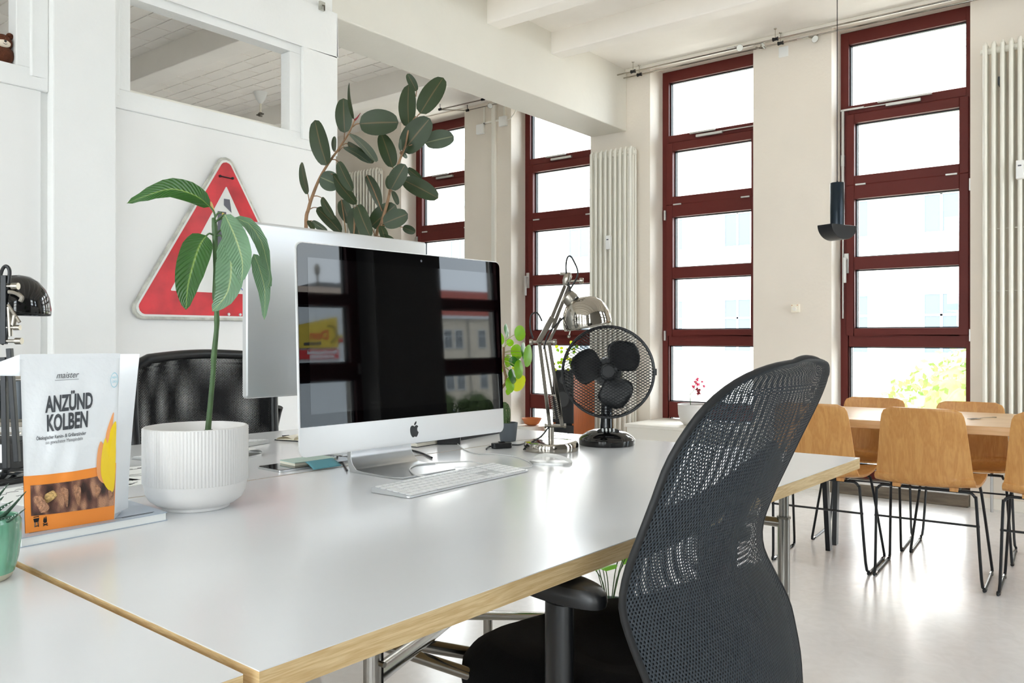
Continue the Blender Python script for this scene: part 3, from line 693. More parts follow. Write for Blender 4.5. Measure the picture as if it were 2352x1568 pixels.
# ---- big computer
DT = .7402
def place(nm, label, cat, p, rotz=0, group=None): return thing(nm, label, cat, p, rotz, group)
ir = radians(87)
g = place('desktop_computer', 'large all-in-one computer with black glass screen and aluminium foot', 'computer', (-1.402, 1.417, DT), ir)
TL = Matrix.Rotation(radians(-2.1), 4, 'X')
def LB(mb, nm, m, par=g, **k): return mb.build(nm, m, par, world=False, **k)
def tilt(mb):
    mb.v = [TL @ p for p in mb.v]; return mb
mb = MB(); rr = rrect(-.325, .070, .325, .531, .016); loops = []
for ins, y in ((.002, 0), (0, .001), (0, .0055), (.004, .008), (.05, .018), (.12, .034), (.19, .042)):
    loops.append([V((a*(1-ins/.325), y, .299+(b-.299)*(1-ins/.229))) for a, b in rr])
k = len(rr); vs = [p for l in loops for p in l]
fs = [tuple(range(k))]+[(i*k+j, (i+1)*k+j, (i+1)*k+(j+1) % k, i*k+(j+1) % k) for i in range(len(loops)-1) for j in range(k)]+[tuple((len(loops)-1)*k+j for j in range(k-1, -1, -1))]
mb.add(vs, fs); chassis = LB(tilt(mb), 'chassis', 'chin_white', smooth=True)
XZ = dict(X=V((1, 0, 0)), Y=V((0, 0, 1)), Z=V((0, -1, 0)))
gp = [q for q in rrect(-.3225, .1335, .3225, .5285, .0145) if q[1] > .16]+[(-.3225, .1335), (.3225, .1335)]
mat('screen_glass', '#010102', .012, spec=.5, ior=1.34)
mat('screen_panel', '#030304', .03, spec=.5, ior=1.42)
scr = LB(tilt(MB().prism(gp, .0018, org=(0, .0005, 0), **XZ)), 'screen_glass', 'screen_glass')
tilt(MB().prism([(-.297, .160), (.297, .160), (.297, .498), (-.297, .498)], .0003, org=(0, -.0013, 0), **XZ)).build('display', 'screen_panel', scr, world=False)
tilt(MB().lathe([(.003, 0), (.003, .0003)], 16, c=(.035, -.0013, .513), axis=(0, -1, 0))).build('camera_lens', 'dark_grey_print', scr, world=False)
ap = smooth_poly([(0, .0105), (-.0045, .013), (-.0095, .0125), (-.0132, .008), (-.0138, 0), (-.0115, -.0085), (-.0065, -.0148), (-.0025, -.0145), (.0, -.0137), (.003, -.0145), (.0068, -.0146), (.0105, -.0098), (.0128, -.0042), (.0098, -.0012), (.0088, .0035), (.0100, .0075), (.0122, .0098), (.0085, .0128), (.0045, .013)], 4)
lf = smooth_poly([(.0, .0135), (.0005, .0178), (.0035, .0212), (.0068, .0224), (.0065, .0182), (.0038, .0148)], 4)
LB(tilt(MB().prism([(a*1.0, b*1.0+.100) for a, b in ap], .0004, org=(0, .0, 0), **XZ).prism([(a, b+.100) for a, b in lf], .0004, org=(0, 0, 0), **XZ)), 'fruit_logo', 'logo_black')
prof = [(-.050, 0), (-.050, .0045), (.095, .006), (.122, .012), (.138, .028), (.143, .05), (.130, .12), (.088, .24), (.05, .26), (.04, .25), (.075, .22), (.115, .12), (.126, .05), (.120, .035), (.112, .024)]
top = [(-.052, .0045), (.080, .006), (.104, .012), (.118, .026), (.123, .05), (.112, .12), (.075, .23), (.03, .27)]
bot = [(-.052, .0), (.110, .0), (.125, .006), (.134, .022), (.138, .05), (.126, .12), (.088, .24), (.04, .285)]
mb = MB(); n_ = len(top)
hw = [.098, .1, .1, .099, .097, .095, .09, .088]
tp, _ = crom([V((0, a, b)) for a, b in top], [0]*n_, 5); bt, _ = crom([V((0, a, b)) for a, b in bot], [0]*n_, 5); _, hh = crom([V((0, 0, 0))]*n_, hw, 5)
vs = []
for a, b, h in zip(tp, bt, hh):
    if a.y < -.03: h *= .86+.14*math.sqrt(max(0, min(1, (a.y+.052)/.022)))
    vs += [V((-h, a.y, a.z)), V((h, a.y, a.z)), V((h, b.y, b.z)), V((-h, b.y, b.z))]
N_ = len(tp); fs = [(0, 1, 2, 3), tuple((N_-1)*4+q for q in (3, 2, 1, 0))]
for i in range(N_-1):
    for q in range(4): fs.append((i*4+q, (i+1)*4+q, (i+1)*4+(q+1) % 4, i*4+(q+1) % 4))
LB(mb.add(vs, fs), 'foot', 'alu', smooth=True, bevel=.001)

# second display, back towards us
g = place('display_monitor', 'silver display seen from behind, standing left of the big computer', 'monitor', (-1.862, 1.577, DT), radians(-92))
mb = MB(); rr = rrect(-.322, .166, .322, .628, .008)
k = len(rr); vs = []; 
for s_, y in ((.985, 0), (1, .002), (1, .018), (.99, .021)):
    vs += [V((a*s_, y, .397+(b-.397)*(1-(1-s_)*1.3))) for a, b in rr]
fs = [tuple(range(k))]+[(i*k+j, (i+1)*k+j, (i+1)*k+(j+1) % k, i*k+(j+1) % k) for i in range(3) for j in range(k)]+[tuple(3*k+j for j in range(k-1, -1, -1))]
LB(mb.add(vs, fs), 'housing', 'alu_white', g, smooth=True)
LB(MB().prism(rrect(-.316, .172, .316, .622, .006), .0012, org=(0, .0005, 0), **XZ), 'screen_glass', 'screen_glass', g)
mb = MB().box((-.055, .021, .02), (.055, .03, .42)).box((-.05, .02, .36), (.05, .035, .45)); LB(mb, 'stand_neck', 'alu', g, bevel=.002)
LB(MB().box((-.10, -.07, 0), (.10, .13, .008)), 'stand_foot', 'alu', g, bevel=.003)

# keyboards
def keyboard(label, p, rz, keys=True):
    g = place('keyboard', label, 'keyboard', p, rz, 'computer keyboards on the desks')
    sl = Matrix.Rotation(radians(3.6), 4, 'X')
    mb = MB(); rr = rrect(-.209, -.057, .209, .057, .008)
    kk = len(rr); vs = [V((a, b, .0005)) for a, b in rr]+[V((a, b, .0042+(b+.057)*.065)) for a, b in rr]
    mb.add(vs, [tuple(range(kk-1, -1, -1)), tuple(range(kk, 2*kk))]+[(i, (i+1) % kk, kk+(i+1) % kk, kk+i) for i in range(kk)])
    mb.build('body', 'alu_white', g, world=False, bevel=.0006)
    cache = {}
    def key(x, y, w_, h=.0152):
        kx = (round(w_, 4), h)
        if kx not in cache:
            q = rrect(-w_/2, -h/2, w_/2, h/2, .002, 2); m = MB().prism(q, .0014)
            cache[kx] = m.build('key', 'key_white', None); o = cache[kx]
        else: o = cache[kx].copy(); C.objects.link(o)
        o.parent = g; o.location = (x, y, .0042+(y+.057)*.065+.0002); o.rotation_euler = (math.atan(.065), 0, 0); return o
    P = .01875
    rows = [(.044, [1]*14, .011), (.0265, [1]*13+[1.45], .0152), (.0085, [1.45]+[1]*13, .0152), (-.0095, [1.75]+[1]*11+[1.7], .0152), (-.0275, [1.2]+[1]*11+[2.25], .0152), (-.0455, [1, 1, 1, 1.25, 5, 1.25, 1, 1, 1], .0152)]
    for y, ws, h in rows:
        tot = sum(ws); x = -.203; sc = .270/tot
        for w_ in ws:
            key(x+w_*sc/2, y, w_*sc-.003, h); x += w_*sc
    for y, h, full in ((.044, .011, 1), (.0265, .0152, 1), (.0085, .0152, 1), (-.0275, .0152, 0), (-.0455, .0152, 2)):
        for i in range(3):
            if full == 0 and i != 1: continue
            key(.078+i*.0185, y, .0155, h)
    for y, h in ((.044, .011), (.0265, .0152), (.0085, .0152), (-.0095, .0152), (-.0275, .0152), (-.0455, .0152)):
        for i in range(4): key(.140+i*.0185, y, .0155, h)
    return g
pk = (V((-1.278, 1.163, 0))+V((-1.325, 1.64, 0))+V((-1.173, 1.17, 0))+V((-1.175, 1.593, 0)))/4
keyboard('white wired keyboard with number pad lying in front of the big computer', (-1.245, 1.385, DT), radians(91.5))
keyboard('white keyboard on the rear desk, partly behind the ribbed flower pot', (-2.15, 1.318, DT), radians(-76))
def mouse(label, p, rz, m='white_plastic'):
    g = place('computer_mouse', label, 'mouse', p, rz, 'computer mice on the desks')
    mb = MB()
    def f(a, b):
        x = (a-.5)*2; y = (b-.5)*2; h = .021*max(0, (1-abs(y)**2.6))*(1-.25*y)*(1-.22*x*x)
        w_ = .0285*(1-.12*y*y)*math.sqrt(max(0, 1-abs(y)**7))
        return V((x*w_, y*.057, .0035+h))
    mb.grid(f, 12, 20); mb.build('shell', m, g, world=False, smooth='all')
    def f2(a, b):
        p = f(a, b); p.z = .003+.0005*0; return V((p.x*.985, p.y*.985, .0008+(p.z-.003)))
    MB().prism([(f(0, i/16).x*.97, f(0, i/16).y*.97) for i in range(17)]+[(f(1, 1-i/16).x*.97, f(1, 1-i/16).y*.97) for i in range(1, 16)], .0042).build('base', 'handle_metal', g, world=False)
    return g
mouse('glossy white mouse in front of the chrome lamp base', (-1.228, 1.735, DT), radians(-63))
mouse('white mouse on the rear desk, right of the ribbed flower pot', (-1.955, 1.318, DT), radians(20))
def cable(label, pts, r, m, z=DT, sm=6):
    P = [(onz(u, v, z+r) if zz is None else V((*onz(u, v, z+r)[:2], zz))) for u, v, zz in [(q+(None,))[:3] for q in pts]]
    return tag(MB().tube(P, r, 8, smooth=sm).build('cable', m, smooth=True), label, 'cable', 'cables lying on the desks')
cable('white lightning cable curving from under the screen to the mouse', [(1048, 1012), (1052, 1020), (1065, 1031), (1095, 1041), (1140, 1043), (1180, 1048), (1210, 1058), (1222, 1068), (1215, 1073), (1190, 1074)], .0016, 'cable_white')
cable('pale keyboard cable making a loop over the aluminium foot', [(1120, 1068), (1080, 1060), (1020, 1062), (965, 1066), (945, 1072), (942, 1080), (955, 1090), (985, 1094), (1002, 1093)], .0017, 'cable_white', DT+.0055)
cable('black cable running out from behind the aluminium foot', [(918, 1034), (945, 1034), (970, 1041), (992, 1051)], .0028, 'cable_black')
cable('black cable dangling left of the computer foot onto the desk gap', [(774, 1038, .768), (778, 1044), (788, 1062), (797, 1080)], .0028, 'cable_black')
cable('black cable looping at the lower left corner of the big screen', [(712, 1030, .775), (702, 1040), (688, 1058), (684, 1064), (700, 1061), (725, 1057)], .0026, 'cable_black')
# notes and tablets left of the foot
o = onz(748, 1066, DT)
g = place('tablet_computer', 'dark tablet with pale edge lying left of the computer foot', 'tablet', (-1.70, 1.335, DT), radians(88))
MB().prism(rrect(-.12, -.05, .12, .05, .008), .005).build('body', 'alu', g, world=False)
MB().prism(rrect(-.118, -.048, .118, .048, .007), .001, org=(0, 0, .005)).build('glass', 'gloss_black', g, world=False)
g = place('mint_notepad', 'mint green notepad with pale pages on the dark tablet', 'notepad', (-1.71, 1.34, DT+.006), radians(84))
MB().box((-.06, -.035, 0), (.06, .035, .006)).build('pages', 'cream_paper', g, world=False)
MB().box((-.061, -.036, .006), (.061, .036, .008)).build('cover', 'mint_paper', g, world=False)
MB().box((-.061, -.036, -.001), (.061, .036, .0)).build('back_cover', 'mint_paper', g, world=False)
pc = onz(742, 1063, .752)
mb = MB(); X_ = V((.35, .94, 0)).normalized(); Y_ = V((-.94, .35, 0)).normalized()
mb.grid(lambda a, b: V((pc.x, pc.y, .7555))+X_*(a-.5)*.072+Y_*(b-.5)*.072+UP*(.004*(a-.5)-.010*(1-b)**1.5), 8, 8)
nt_ = tag(mb.build('sticky_note', 'teal_note', solid=.0004, smooth='all'), 'blue-green sticky note with scribbled lines, left of the computer foot', 'sticky note')
# open notebook at the rear
g = place('open_notebook', 'open cream notebook with black cover left of the big computer', 'notebook', (-2.15, 1.70, DT), radians(15))
MB().box((-.07, -.10, 0), (.07, .10, .003)).build('cover', 'gloss_black', g, world=False)
mb = MB(); mb.grid(lambda a, b: V(((a-.5)*.134, (b-.5)*.194, .003+.016*abs(sin(pi*2*a))**.6*(.6+.4*(a > .5)))), 24, 2)
mb.box((-.067, -.097, .0028), (.067, .097, .0034)); mb.build('pages', 'cream_paper', g, world=False, smooth='all')
tag(MB().tube([onz(648, 1001, DT+.003), onz(664, 1000, DT+.003)], .002, 6).build('pen', 'gloss_black'), 'thin black pen left of the open notebook', 'pen')
# drawing sheets
def sheet(label, cx, cy_, w_, h, rz, z, lines=12, seed=1):
    g = place('drawing_sheet', label, 'paper', (cx, cy_, z), rz, 'drawing sheets on the rear desk')
    MB().box((-w_/2, -h/2, 0), (w_/2, h/2, .0006)).build('sheet', 'paper', g, world=False)
    R = random.Random(seed); mb = MB()
    for i in range(lines):
        x, y = R.uniform(-.4, .3)*w_, R.uniform(-.42, .42)*h; pts = [(x, y, .001)]
        for q in range(4): x += R.uniform(-.02, .05); y += R.uniform(-.014, .016); pts.append((max(-w_*.48, min(w_*.48, x)), max(-h*.48, min(h*.48, y)), .001))
        mb.tube(pts, .0005, 3, smooth=3)
    mb.build('drawn_lines', 'ink', g, world=False); return g
sheet('white sheet with fine pencil sketch lines behind the printed bag', -1.85, .80, .30, .21, radians(100), DT, 26, 3)
sheet('white sheet with faint drawing lying nearer the black desk machine', -1.93, .96, .30, .21, radians(78), DT, 16, 5)

# things behind the big computer
g = place('speaker_box', 'small black box standing behind the big computer', 'box', (-1.71, 1.875, DT), radians(40))
MB().box((-.035, -.035, 0), (.035, .035, .062)).build('box_body', 'black_plastic', g, world=False, bevel=.002)
MB().box((-.03, -.0356, .006), (.03, -.0349, .056)).build('front_cloth', 'matte_black', g, world=False)
g = place('black_notebook', 'flat black notebook behind the screen, left of the small black box', 'notebook', (-1.805, 1.80, DT), radians(92))
MB().box((-.06, -.085, 0), (.06, .085, .012)).build('pages', 'cream_paper', g, world=False)
MB().box((-.062, -.087, .012), (.062, .087, .014)).box((-.062, -.087, -.0001), (.062, .087, .0015)).build('cover', 'matte_black', g, world=False)
g = place('laptop', 'closed dark laptop lying behind the cactus', 'laptop', (-1.84, 2.08, DT), radians(96))
MB().prism(rrect(-.15, -.10, .15, .10, .01), .012).build('body', 'matte_black', g, world=False)
MB().prism(rrect(-.15, -.10, .15, .10, .01), .005, org=(0, 0, .013)).build('lid', 'black_plastic', g, world=False)
# cactus
cc = V((-1.600, 2.028, DT))
g = place('cactus', 'small spiny cactus in a dark grey pot right of the screen', 'plant', cc)
MB().lathe([(.023, 0), (.025, .002), (.031, .058), (.0285, .058), (.027, .05), (0, .05)], 32, c=cc).build('pot', 'grey_pot', g, smooth=True)
MB().lathe([(0, .052), (.028, .0521)], 24, c=cc).build('soil', 'soil', g)
cb = cc+V((-.010, -.008, 0))
nr = 12
MB().lathe([(.012, .05), (.0175, .058), (.0195, .08), (.0185, .1), (.013, .115), (.004, .122)], 48, c=cb, rib=lambda i, k: .0016*cos(k*2*pi/48*nr)).build('stem', 'cactus_green', g, smooth='all')
mb = MB(); R = random.Random(4)
for a in range(nr):
    for q in range(9):
        th = 2*pi*a/nr; z = .06+q*.0068; rad = .0195*(1 if z < .1 else 1-(z-.1)*28)
        p = cb+V((cos(th)*rad, sin(th)*rad, z))
        for _ in range(4):
            d = V((cos(th)+R.uniform(-.9, .9), sin(th)+R.uniform(-.9, .9), R.uniform(-.8, .9))).normalized()*.0075
            s_ = d.cross(UP).normalized()*.00045; mb.add([p-s_, p+s_, p+d], [(0, 1, 2)])
mb.build('spines', 'spine', g)['kind'] = 'stuff'
# in-line switch and lamp flex
g = place('inline_switch', 'black in-line switch on the flex of the chrome lamp', 'switch', onz(1152, 1029, DT), radians(62))
MB().prism(rrect(-.031, -.012, .031, .012, .009), .017).build('housing', 'black_plastic', g, world=False, bevel=.003)
MB().box((-.009, -.006, .017), (.009, .006, .0195)).build('rocker', 'gloss_black', g, world=False, bevel=.001)
cable('black lamp flex between the in-line switch and the chrome lamp base', [(1175, 1023, .745), (1192, 1021), (1208, 1017)], .0024, 'cable_black')
cable('black flex trailing left of the in-line switch', [(1130, 1026, .745), (1122, 1026), (1117, 1031)], .0024, 'cable_black')
# ---- chrome articulated lamp
def P3(u, v, d): return ond(u, v, d)
g = place('desk_lamp', 'chrome jointed desk lamp with domed shade next to the black fan', 'lamp', (-1.372, 1.940, DT), group='jointed desk lamps')
lb = V((-1.372, 1.940, DT))
MB().lathe([(.078, 0), (.079, .004), (.079, .018), (.076, .0245), (.066, .0265), (.04, .0275), (.012, .029)], 56, c=lb).build('base', 'chrome', g, smooth=True)
def off(p, r=0, f=0, z=0): return p+RT*r+FW*f+UP*z
MB().tube([lb+V((0, 0, .024)), lb+V((0, 0, .066))], .0085, 16).build('post', 'brass_nickel', g, smooth=True)
j0 = off(lb, .010, 0, .070); j1 = off(lb, -.026, 0, .312); j2 = off(lb, .046, 0, .475)
pv = MB().tube([off(j0, -.024), off(j0, .028)], .0045, 12)
for s_ in (-.026, .030): pv.lathe([(.0065, 0), (.0065, .006)], 12, c=off(j0, s_-.003), axis=RT)
pv.build('lower_pivot', 'brass_nickel', g, smooth=True)
def barq(mb, a, b, w_=.0075, t=.0035, side=None):
    d = (b-a); Z = d.normalized(); Y = FW; X = Y.cross(Z).normalized(); Y = Z.cross(X); mb.obox((a+b)/2, w_, t, d.length, X, Y, Z)
for r0, r1 in ((-.018, -.008), (.018, .020)):
    mb = MB(); barq(mb, off(j0, r0+.004), off(j1, r1), .0105, .010); mb.build('lower_arm', 'chrome', g, bevel=.001)
mb = MB(); barq(mb, off(j0, -.006, -.01, .09), off(j1, .004, -.01, 0), .007, .004); mb.build('lower_arm', 'chrome', g, bevel=.001)
mb = MB(); barq(mb, off(j0, .006, .0, .088), off(j0, -.012, .0, .088), .004, .004)
for r0 in (-.004, .010):
    a = off(j0, r0+.004, -.004, .02); b = off(j0, r0-.008, -.004, .086); pts = []
    MBs = []
    for q in range(96): th = q*2*pi/8; pts.append(a.lerp(b, q/95)+RT*cos(th)*.0035+FW*sin(th)*.0035)
    mb.tube(pts, .0008, 4)
mb.build('spring', 'brass_nickel', g, smooth=True)
mb = MB().tube([off(j1, -.030), off(j1, .036)], .004, 12)
for s_ in (-.032, .036): mb.lathe([(.0075, 0), (.0085, .002), (.0085, .009), (.007, .011)], 14, c=off(j1, s_-.005), axis=RT)
mb.build('elbow_pivot', 'brass_nickel', g, smooth=True)
mb = MB(); barq(mb, off(j1, -.012, 0, -.004), off(j1, .030, 0, .072), .016, .010); mb.build('elbow_plate', 'chrome', g, bevel=.0015)
mb = MB(); barq(mb, off(j1, .014, 0, -.01), off(j1, .054, 0, .07), .009, .006); mb.build('elbow_plate', 'chrome', g, bevel=.001)
for r0, r1 in ((.020, -.006), (.034, .006)):
    mb = MB(); barq(mb, off(j1, r0-.004, 0, .04), off(j2, r1), .0105, .007); mb.build('upper_arm', 'chrome', g, bevel=.001)
MB().lathe([(.007, -.012), (.012, 0), (.012, .018), (.006, .026)], 18, c=off(j2, -.002, 0, .012), axis=(RT*.3+UP)).tube([off(j2, -.02, 0, .034), off(j2, .01, 0, .034)], .004, 10).tube([off(j2, .0, 0, .012), off(j2, .042, 0, .014)], .004, 10).build('head_joint', 'brass_nickel', g, smooth=True)
MB().lathe([(.0075, 0), (.0085, .002), (.0085, .010), (.006, .012)], 14, c=off(j2, .036, 0, .014), axis=RT).build('wing_knob', 'brass_nickel', g, smooth=True)
sc_ = off(lb, .104, -.004, .368)   # centre of the dome's rim plane
ax = (UP*.978+RT*.20*-1+FW*-.06).normalized()
prof = [(.0685, -.006), (.0695, .000), (.0690, .014), (.0665, .030), (.061, .046), (.051, .062), (.037, .073), (.018, .079), (.0, .081)]
sh = MB().lathe(prof, 64, c=sc_-ax*.005, axis=ax, cap0=False).build('shade', 'chrome', g, smooth=True, solid=.0012)
MB().sphere(sc_+ax*.028, .024, 20, 12).build('bulb', 'white_plastic', g, smooth='all')
nk = sc_+RT*-.035+UP*.055; na = (RT*-.62+UP*.6).normalized()
MB().lathe([(.019, -.004), (.021, .004), (.021, .018), (.017, .026)], 24, c=nk, axis=na).build('lamp_neck', 'black_plastic', g, smooth=True)
MB().lathe([(.0225, .010), (.0235, .014), (.0215, .032), (.012, .038), (0, .039)], 24, c=nk, axis=na).build('neck_cap', 'brass_nickel', g, smooth=True)
MB().tube([off(j2, .002, 0, 0), off(j2, .012, 0, -.028), nk+RT*-.018+UP*-.012], .003, 8).build('neck_fork', 'brass_nickel', g, smooth=True)
MB().tube([sc_+RT*-.045+UP*-.005, sc_+RT*-.052+UP*-.036], .0022, 8).sphere(sc_+RT*-.053+UP*-.040, .005, 10, 8).build('shade_lever', 'brass_nickel', g, smooth=True)
MB().tube([nk+na*.035, off(j2, .030, -.006, .03), off(j2, .018, -.006, .072), off(j2, .006, -.004, .085), off(j2, -.002, -.004, .07), off(j2, -.002, -.006, .03), off(j2, .012, -.014, -.06), off(j1, .022, -.014, .03), off(j1, .004, -.012, -.02)], .0024, 8, smooth=6).build('flex', 'cable_black', g, smooth=True)
MB().tube([off(j1, .0, .004, .06), off(j1, -.014, .004, .084), off(j1, -.032, .004, .076), off(j1, -.034, .004, .04), off(j1, -.026, .004, .01)], .0024, 8, smooth=6).build('flex', 'cable_black', g, smooth=True)
MB().tube([off(j0, -.018, -.006, -.004), off(j0, -.04, -.012, -.03), off(lb, -.06, -.03, .024), off(lb, -.08, -.02, .004)], .0024, 8, smooth=6).build('flex', 'cable_black', g, smooth=True)

# ---- fan
fb = V((-1.312, 2.148, DT)); fa = (-FW*.97+RT*-.10+UP*.05).normalized(); 
g = place('desk_fan', 'black table fan with wire mesh guard standing on the main desk', 'fan', fb)
MB().lathe([(.084, 0), (.085, .002), (.085, .017), (.083, .019)], 56, c=fb).build('foot', 'gloss_black', g, smooth=True)
MB().lathe([(.083, .019), (.080, .024), (.062, .037), (.040, .045), (.0, .049)], 56, c=fb).build('base_dome', 'gloss_black', g, smooth=True)
cp = fb-FW*.035+UP*.040
MB().prism(smooth_poly([(cos(t*pi/6)*.033, sin(t*pi/6)*.016) for t in range(12)], 3), .006, org=cp, X=RT, Y=(FW*.9+UP*.42).normalized(), Z=(UP*.9-FW*.42).normalized()).build('button_panel', 'matte_black', g)
for i in range(4):
    q = cp+RT*(-.0165+i*.011)+(UP*.9-FW*.42)*.006
    MB().obox(q, .0052, .011, .012, RT, (FW*.9+UP*.42).normalized(), (UP*.9-FW*.42).normalized()).build('speed_button', 'white_plastic', g, bevel=.001)
text_on('lettering', 'Premium', .007, 'label_grey', g, lambda a, b: fb-FW*.0725+RT*(a-.012)+UP*(.0305+b*.55)-FW*(-b*.8), align='LEFT')
MB().tube([fb+UP*.04, fb+UP*.135], [.021, .017], 20).build('column', 'gloss_black', g, smooth=True)
fc = fb+UP*.222-FW*.035; 
FX = fa.cross(UP).normalized()*-1; FY = fa.cross(FX).normalized(); 
if FY.z < 0: FY = -FY
MB().lathe([(.03, -.09), (.042, -.07), (.046, -.03), (.04, -.012)], 32, c=fc, axis=fa).build('motor_housing', 'black_plastic', g, smooth=True)
MB().tube([fb+UP*.13, fc-fa*.06+UP*-.03], .018, 14).build('tilt_joint', 'black_plastic', g, smooth=True)
Rg = .136
def gp_(x, y, front):
    r = min(1, math.hypot(x, y)/Rg); dz = (.034 if front else -.045)*math.sqrt(max(0, 1-r**3.2))+(.002 if front else -.002)
    return fc+FX*x+FY*y+fa*(dz+.002)
for front in (True, False):
    mb = MB(); sl = math.radians(31); n_l = 18
    for sgn in (1, -1):
        dx, dy = cos(sl), sin(sl)*sgn
        for i in range(-n_l, n_l+1):
            o_ = i*Rg/n_l
            if abs(o_) >= Rg*.995: continue
            L_ = math.sqrt(Rg*Rg-o_*o_); pts = []
            K = 12
            for q in range(K+1):
                s_ = -L_+2*L_*q/K; pts.append(gp_(s_*dx-o_*dy, s_*dy+o_*dx, front))
            mb.tube(pts, .00085 if front else .0007, 4, cap=False)
    o = mb.build('mesh_guard', 'black_metal', g, weld=False); o['kind'] = 'stuff'
MB().tube([fc+FX*cos(t*pi/32)*Rg+FY*sin(t*pi/32)*Rg for t in range(64)], .0048, 8, closed=True, flat=None).build('guard_rim', 'black_plastic', g, smooth=True)
MB().lathe([(Rg+.003, -.010), (Rg+.003, .004)], 64, c=fc, axis=fa, cap0=False, cap1=False).build('guard_band', 'black_plastic', g, smooth=True, solid=.002)
MB().obox(fc+FX*(Rg+.004), .008, .02, .02, FX, FY, fa).build('guard_clip', 'black_plastic', g, bevel=.002)
MB().lathe([(.028, -.012), (.028, .014), (.022, .02), (0, .022)], 32, c=fc, axis=fa).build('hub', 'black_plastic', g, smooth=True)
MB().lathe([(.020, .036), (.018, .0385), (0, .039)], 28, c=fc, axis=fa).build('guard_badge', 'matte_black', g, smooth=True)
for k_, a0 in enumerate((48, 168, 292)):
    mb = MB(); out = [(.02, -38), (.05, -40), (.085, -36), (.108, -22), (.114, 0), (.108, 20), (.088, 32), (.055, 30), (.02, 30)]
    def bl_(a, b):
        r = .020+a*.094; lo = -40-6*sin(pi*a)+30*max(0, (a-.55)/.45)**2; hi = 30+14*sin(pi*min(1, a*1.1))-30*max(0, (a-.6)/.4)**2
        th = radians(a0+lo+(hi-lo)*b); pit = (b-.5)*.030*(.6+.4*a)
        rr_ = min(r, .115); return fc+FX*cos(th)*rr_+FY*sin(th)*rr_+fa*pit
    mb.grid(bl_, 12, 12); mb.build('blade', 'black_plastic', g, smooth='all', solid=.0022)

# ---- ribbed pot with seedling
pc = V((-1.451, .871, DT))
g = place('potted_mango_plant', 'young long-leaved plant with a thin stem in the white ribbed pot', 'plant', pc)
nn = 288
def rb(i, k): return .0012*(1 if (k % 3) == 0 else (-.0 if k % 3 == 1 else -.0005)) if 8 <= i <= 9 else 0
prof = [(.060, 0), (.0615, .0015), (.0615, .006), (.072, .010), (.084, .019), (.0905, .031), (.0932, .047), (.0945, .0505), (.0945, .054), (.0945, .148), (.0950, .152), (.0935, .155), (.091, .155), (.0895, .150), (.089, .142)]
prof2 = [(r, z) for r, z in prof]
mb = MB(); mb.lathe(prof2[:8], 96, c=pc); mb.lathe([(.0945, .1535), (.0940, .155), (.091, .1555), (.0895, .150), (.087, .10), (0, .1)], 96, c=pc, cap0=False)
mb.build('pot', 'ceramic_white', g, smooth=True)
mb = MB(); mb.lathe([(.0932, .0495), (.0948, .0515), (.0948, .153), (.0940, .1545)], 384, c=pc, rib=lambda i, k: .0013*cos(2*pi*k/4) if 1 <= i <= 2 else -.0002, cap0=False, cap1=False)
mb.build('ribbed_band', 'ceramic_white', g, smooth='all')
MB().lathe([(0, .137), (.088, .1365)], 48, c=pc).build('soil', 'ceramic_white', g)
R = random.Random(2); mb = MB()
for _ in range(40): a = R.random()*6.28; q = R.random()**.5*.08; mb.sphere(pc+V((cos(a)*q, sin(a)*q, .1375)), R.uniform(.0012, .0025), 5, 4)
mb.build('soil_crumbs', 'soil', g)['kind'] = 'stuff'
sd = 1.58
st = [P3(478, 1000, sd), P3(478, 985, sd), P3(483, 930, sd), P3(490, 850, sd), P3(491, 822, sd), P3(497, 760, sd), P3(498, 735, sd), P3(497, 700, sd), P3(494, 680, sd), P3(495, 620, sd), P3(494, 560, sd), P3(493, 520, sd), P3(490, 500, sd)]
MB().tube(st, [.0058, .0056, .005, .0048, .0055, .0045, .0052, .0042, .0054, .0042, .005, .0055, .003], 10, smooth=4).build('stem', 'stem_green', g, smooth='all')
def leaf(name, m, par, mid, wd, nrm=None, fold=.12, nl=12, wave=0, shape=1.0, petiole=None, pet_m='stem_green', twist=0, wshape=None, prad=.0016):
    mid = [V(p) for p in mid]; pts, _ = crom(mid, [0]*len(mid), max(2, nl//max(1, len(mid)-1))); N = len(pts)-1
    mb = MB(); vs = []; uv = []; nrm = V(nrm) if nrm is not None else -FW
    S = (-1, -.66, -.33, 0, .33, .66, 1)
    for i, p in enumerate(pts):
        t = i/N; tg = (pts[min(N, i+1)]-pts[max(0, i-1)]).normalized(); sd_ = tg.cross(nrm).normalized()
        if twist: sd_ = Matrix.Rotation(twist*t, 3, tg) @ sd_
        up = sd_.cross(tg).normalized()
        q = (max(0, sin(pi*min(1, t**.8)))**.85)*shape if wshape is None else wshape(t)
        if t > .97: q *= .35
        for s_ in S:
            wv = wave*sin(t*34+s_*2)*abs(s_)
            vs.append(p+sd_*s_*wd/2*q+up*(fold*wd*(abs(s_)-.3)*q+wv)); uv.append((.5+s_/2, t))
    k = len(S); fs = [(i*k+j, i*k+j+1, (i+1)*k+j+1, (i+1)*k+j) for i in range(N) for j in range(k-1)]
    mb.add(vs, fs, uv); o = mb.build(name, m, par, smooth='all', weld=False)
    if petiole: MB().tube([V(p) for p in petiole], prad, 6, smooth=3).build('petiole', pet_m, o, smooth='all')
    return o
w60 = .068
def mg(m, pts, w_, pet=None, **k):
    P_ = [P3(u, v, sd+dd) for u, v, dd in pts]
    pe = [P3(u, v, sd+dd) for u, v, dd in pet] if pet else None
    return leaf('leaf', m, g, P_, w_, petiole=pe, prad=.0018, **k)
mg('mango_leaf', [(482, 475, 0), (450, 449, -.02), (395, 433, -.03), (340, 447, -.03), (291, 467, -.02)], .043, [(494, 505, 0), (492, 488, 0), (482, 474, 0)], nrm=(-FW*.9+UP*.35), wave=.0012)
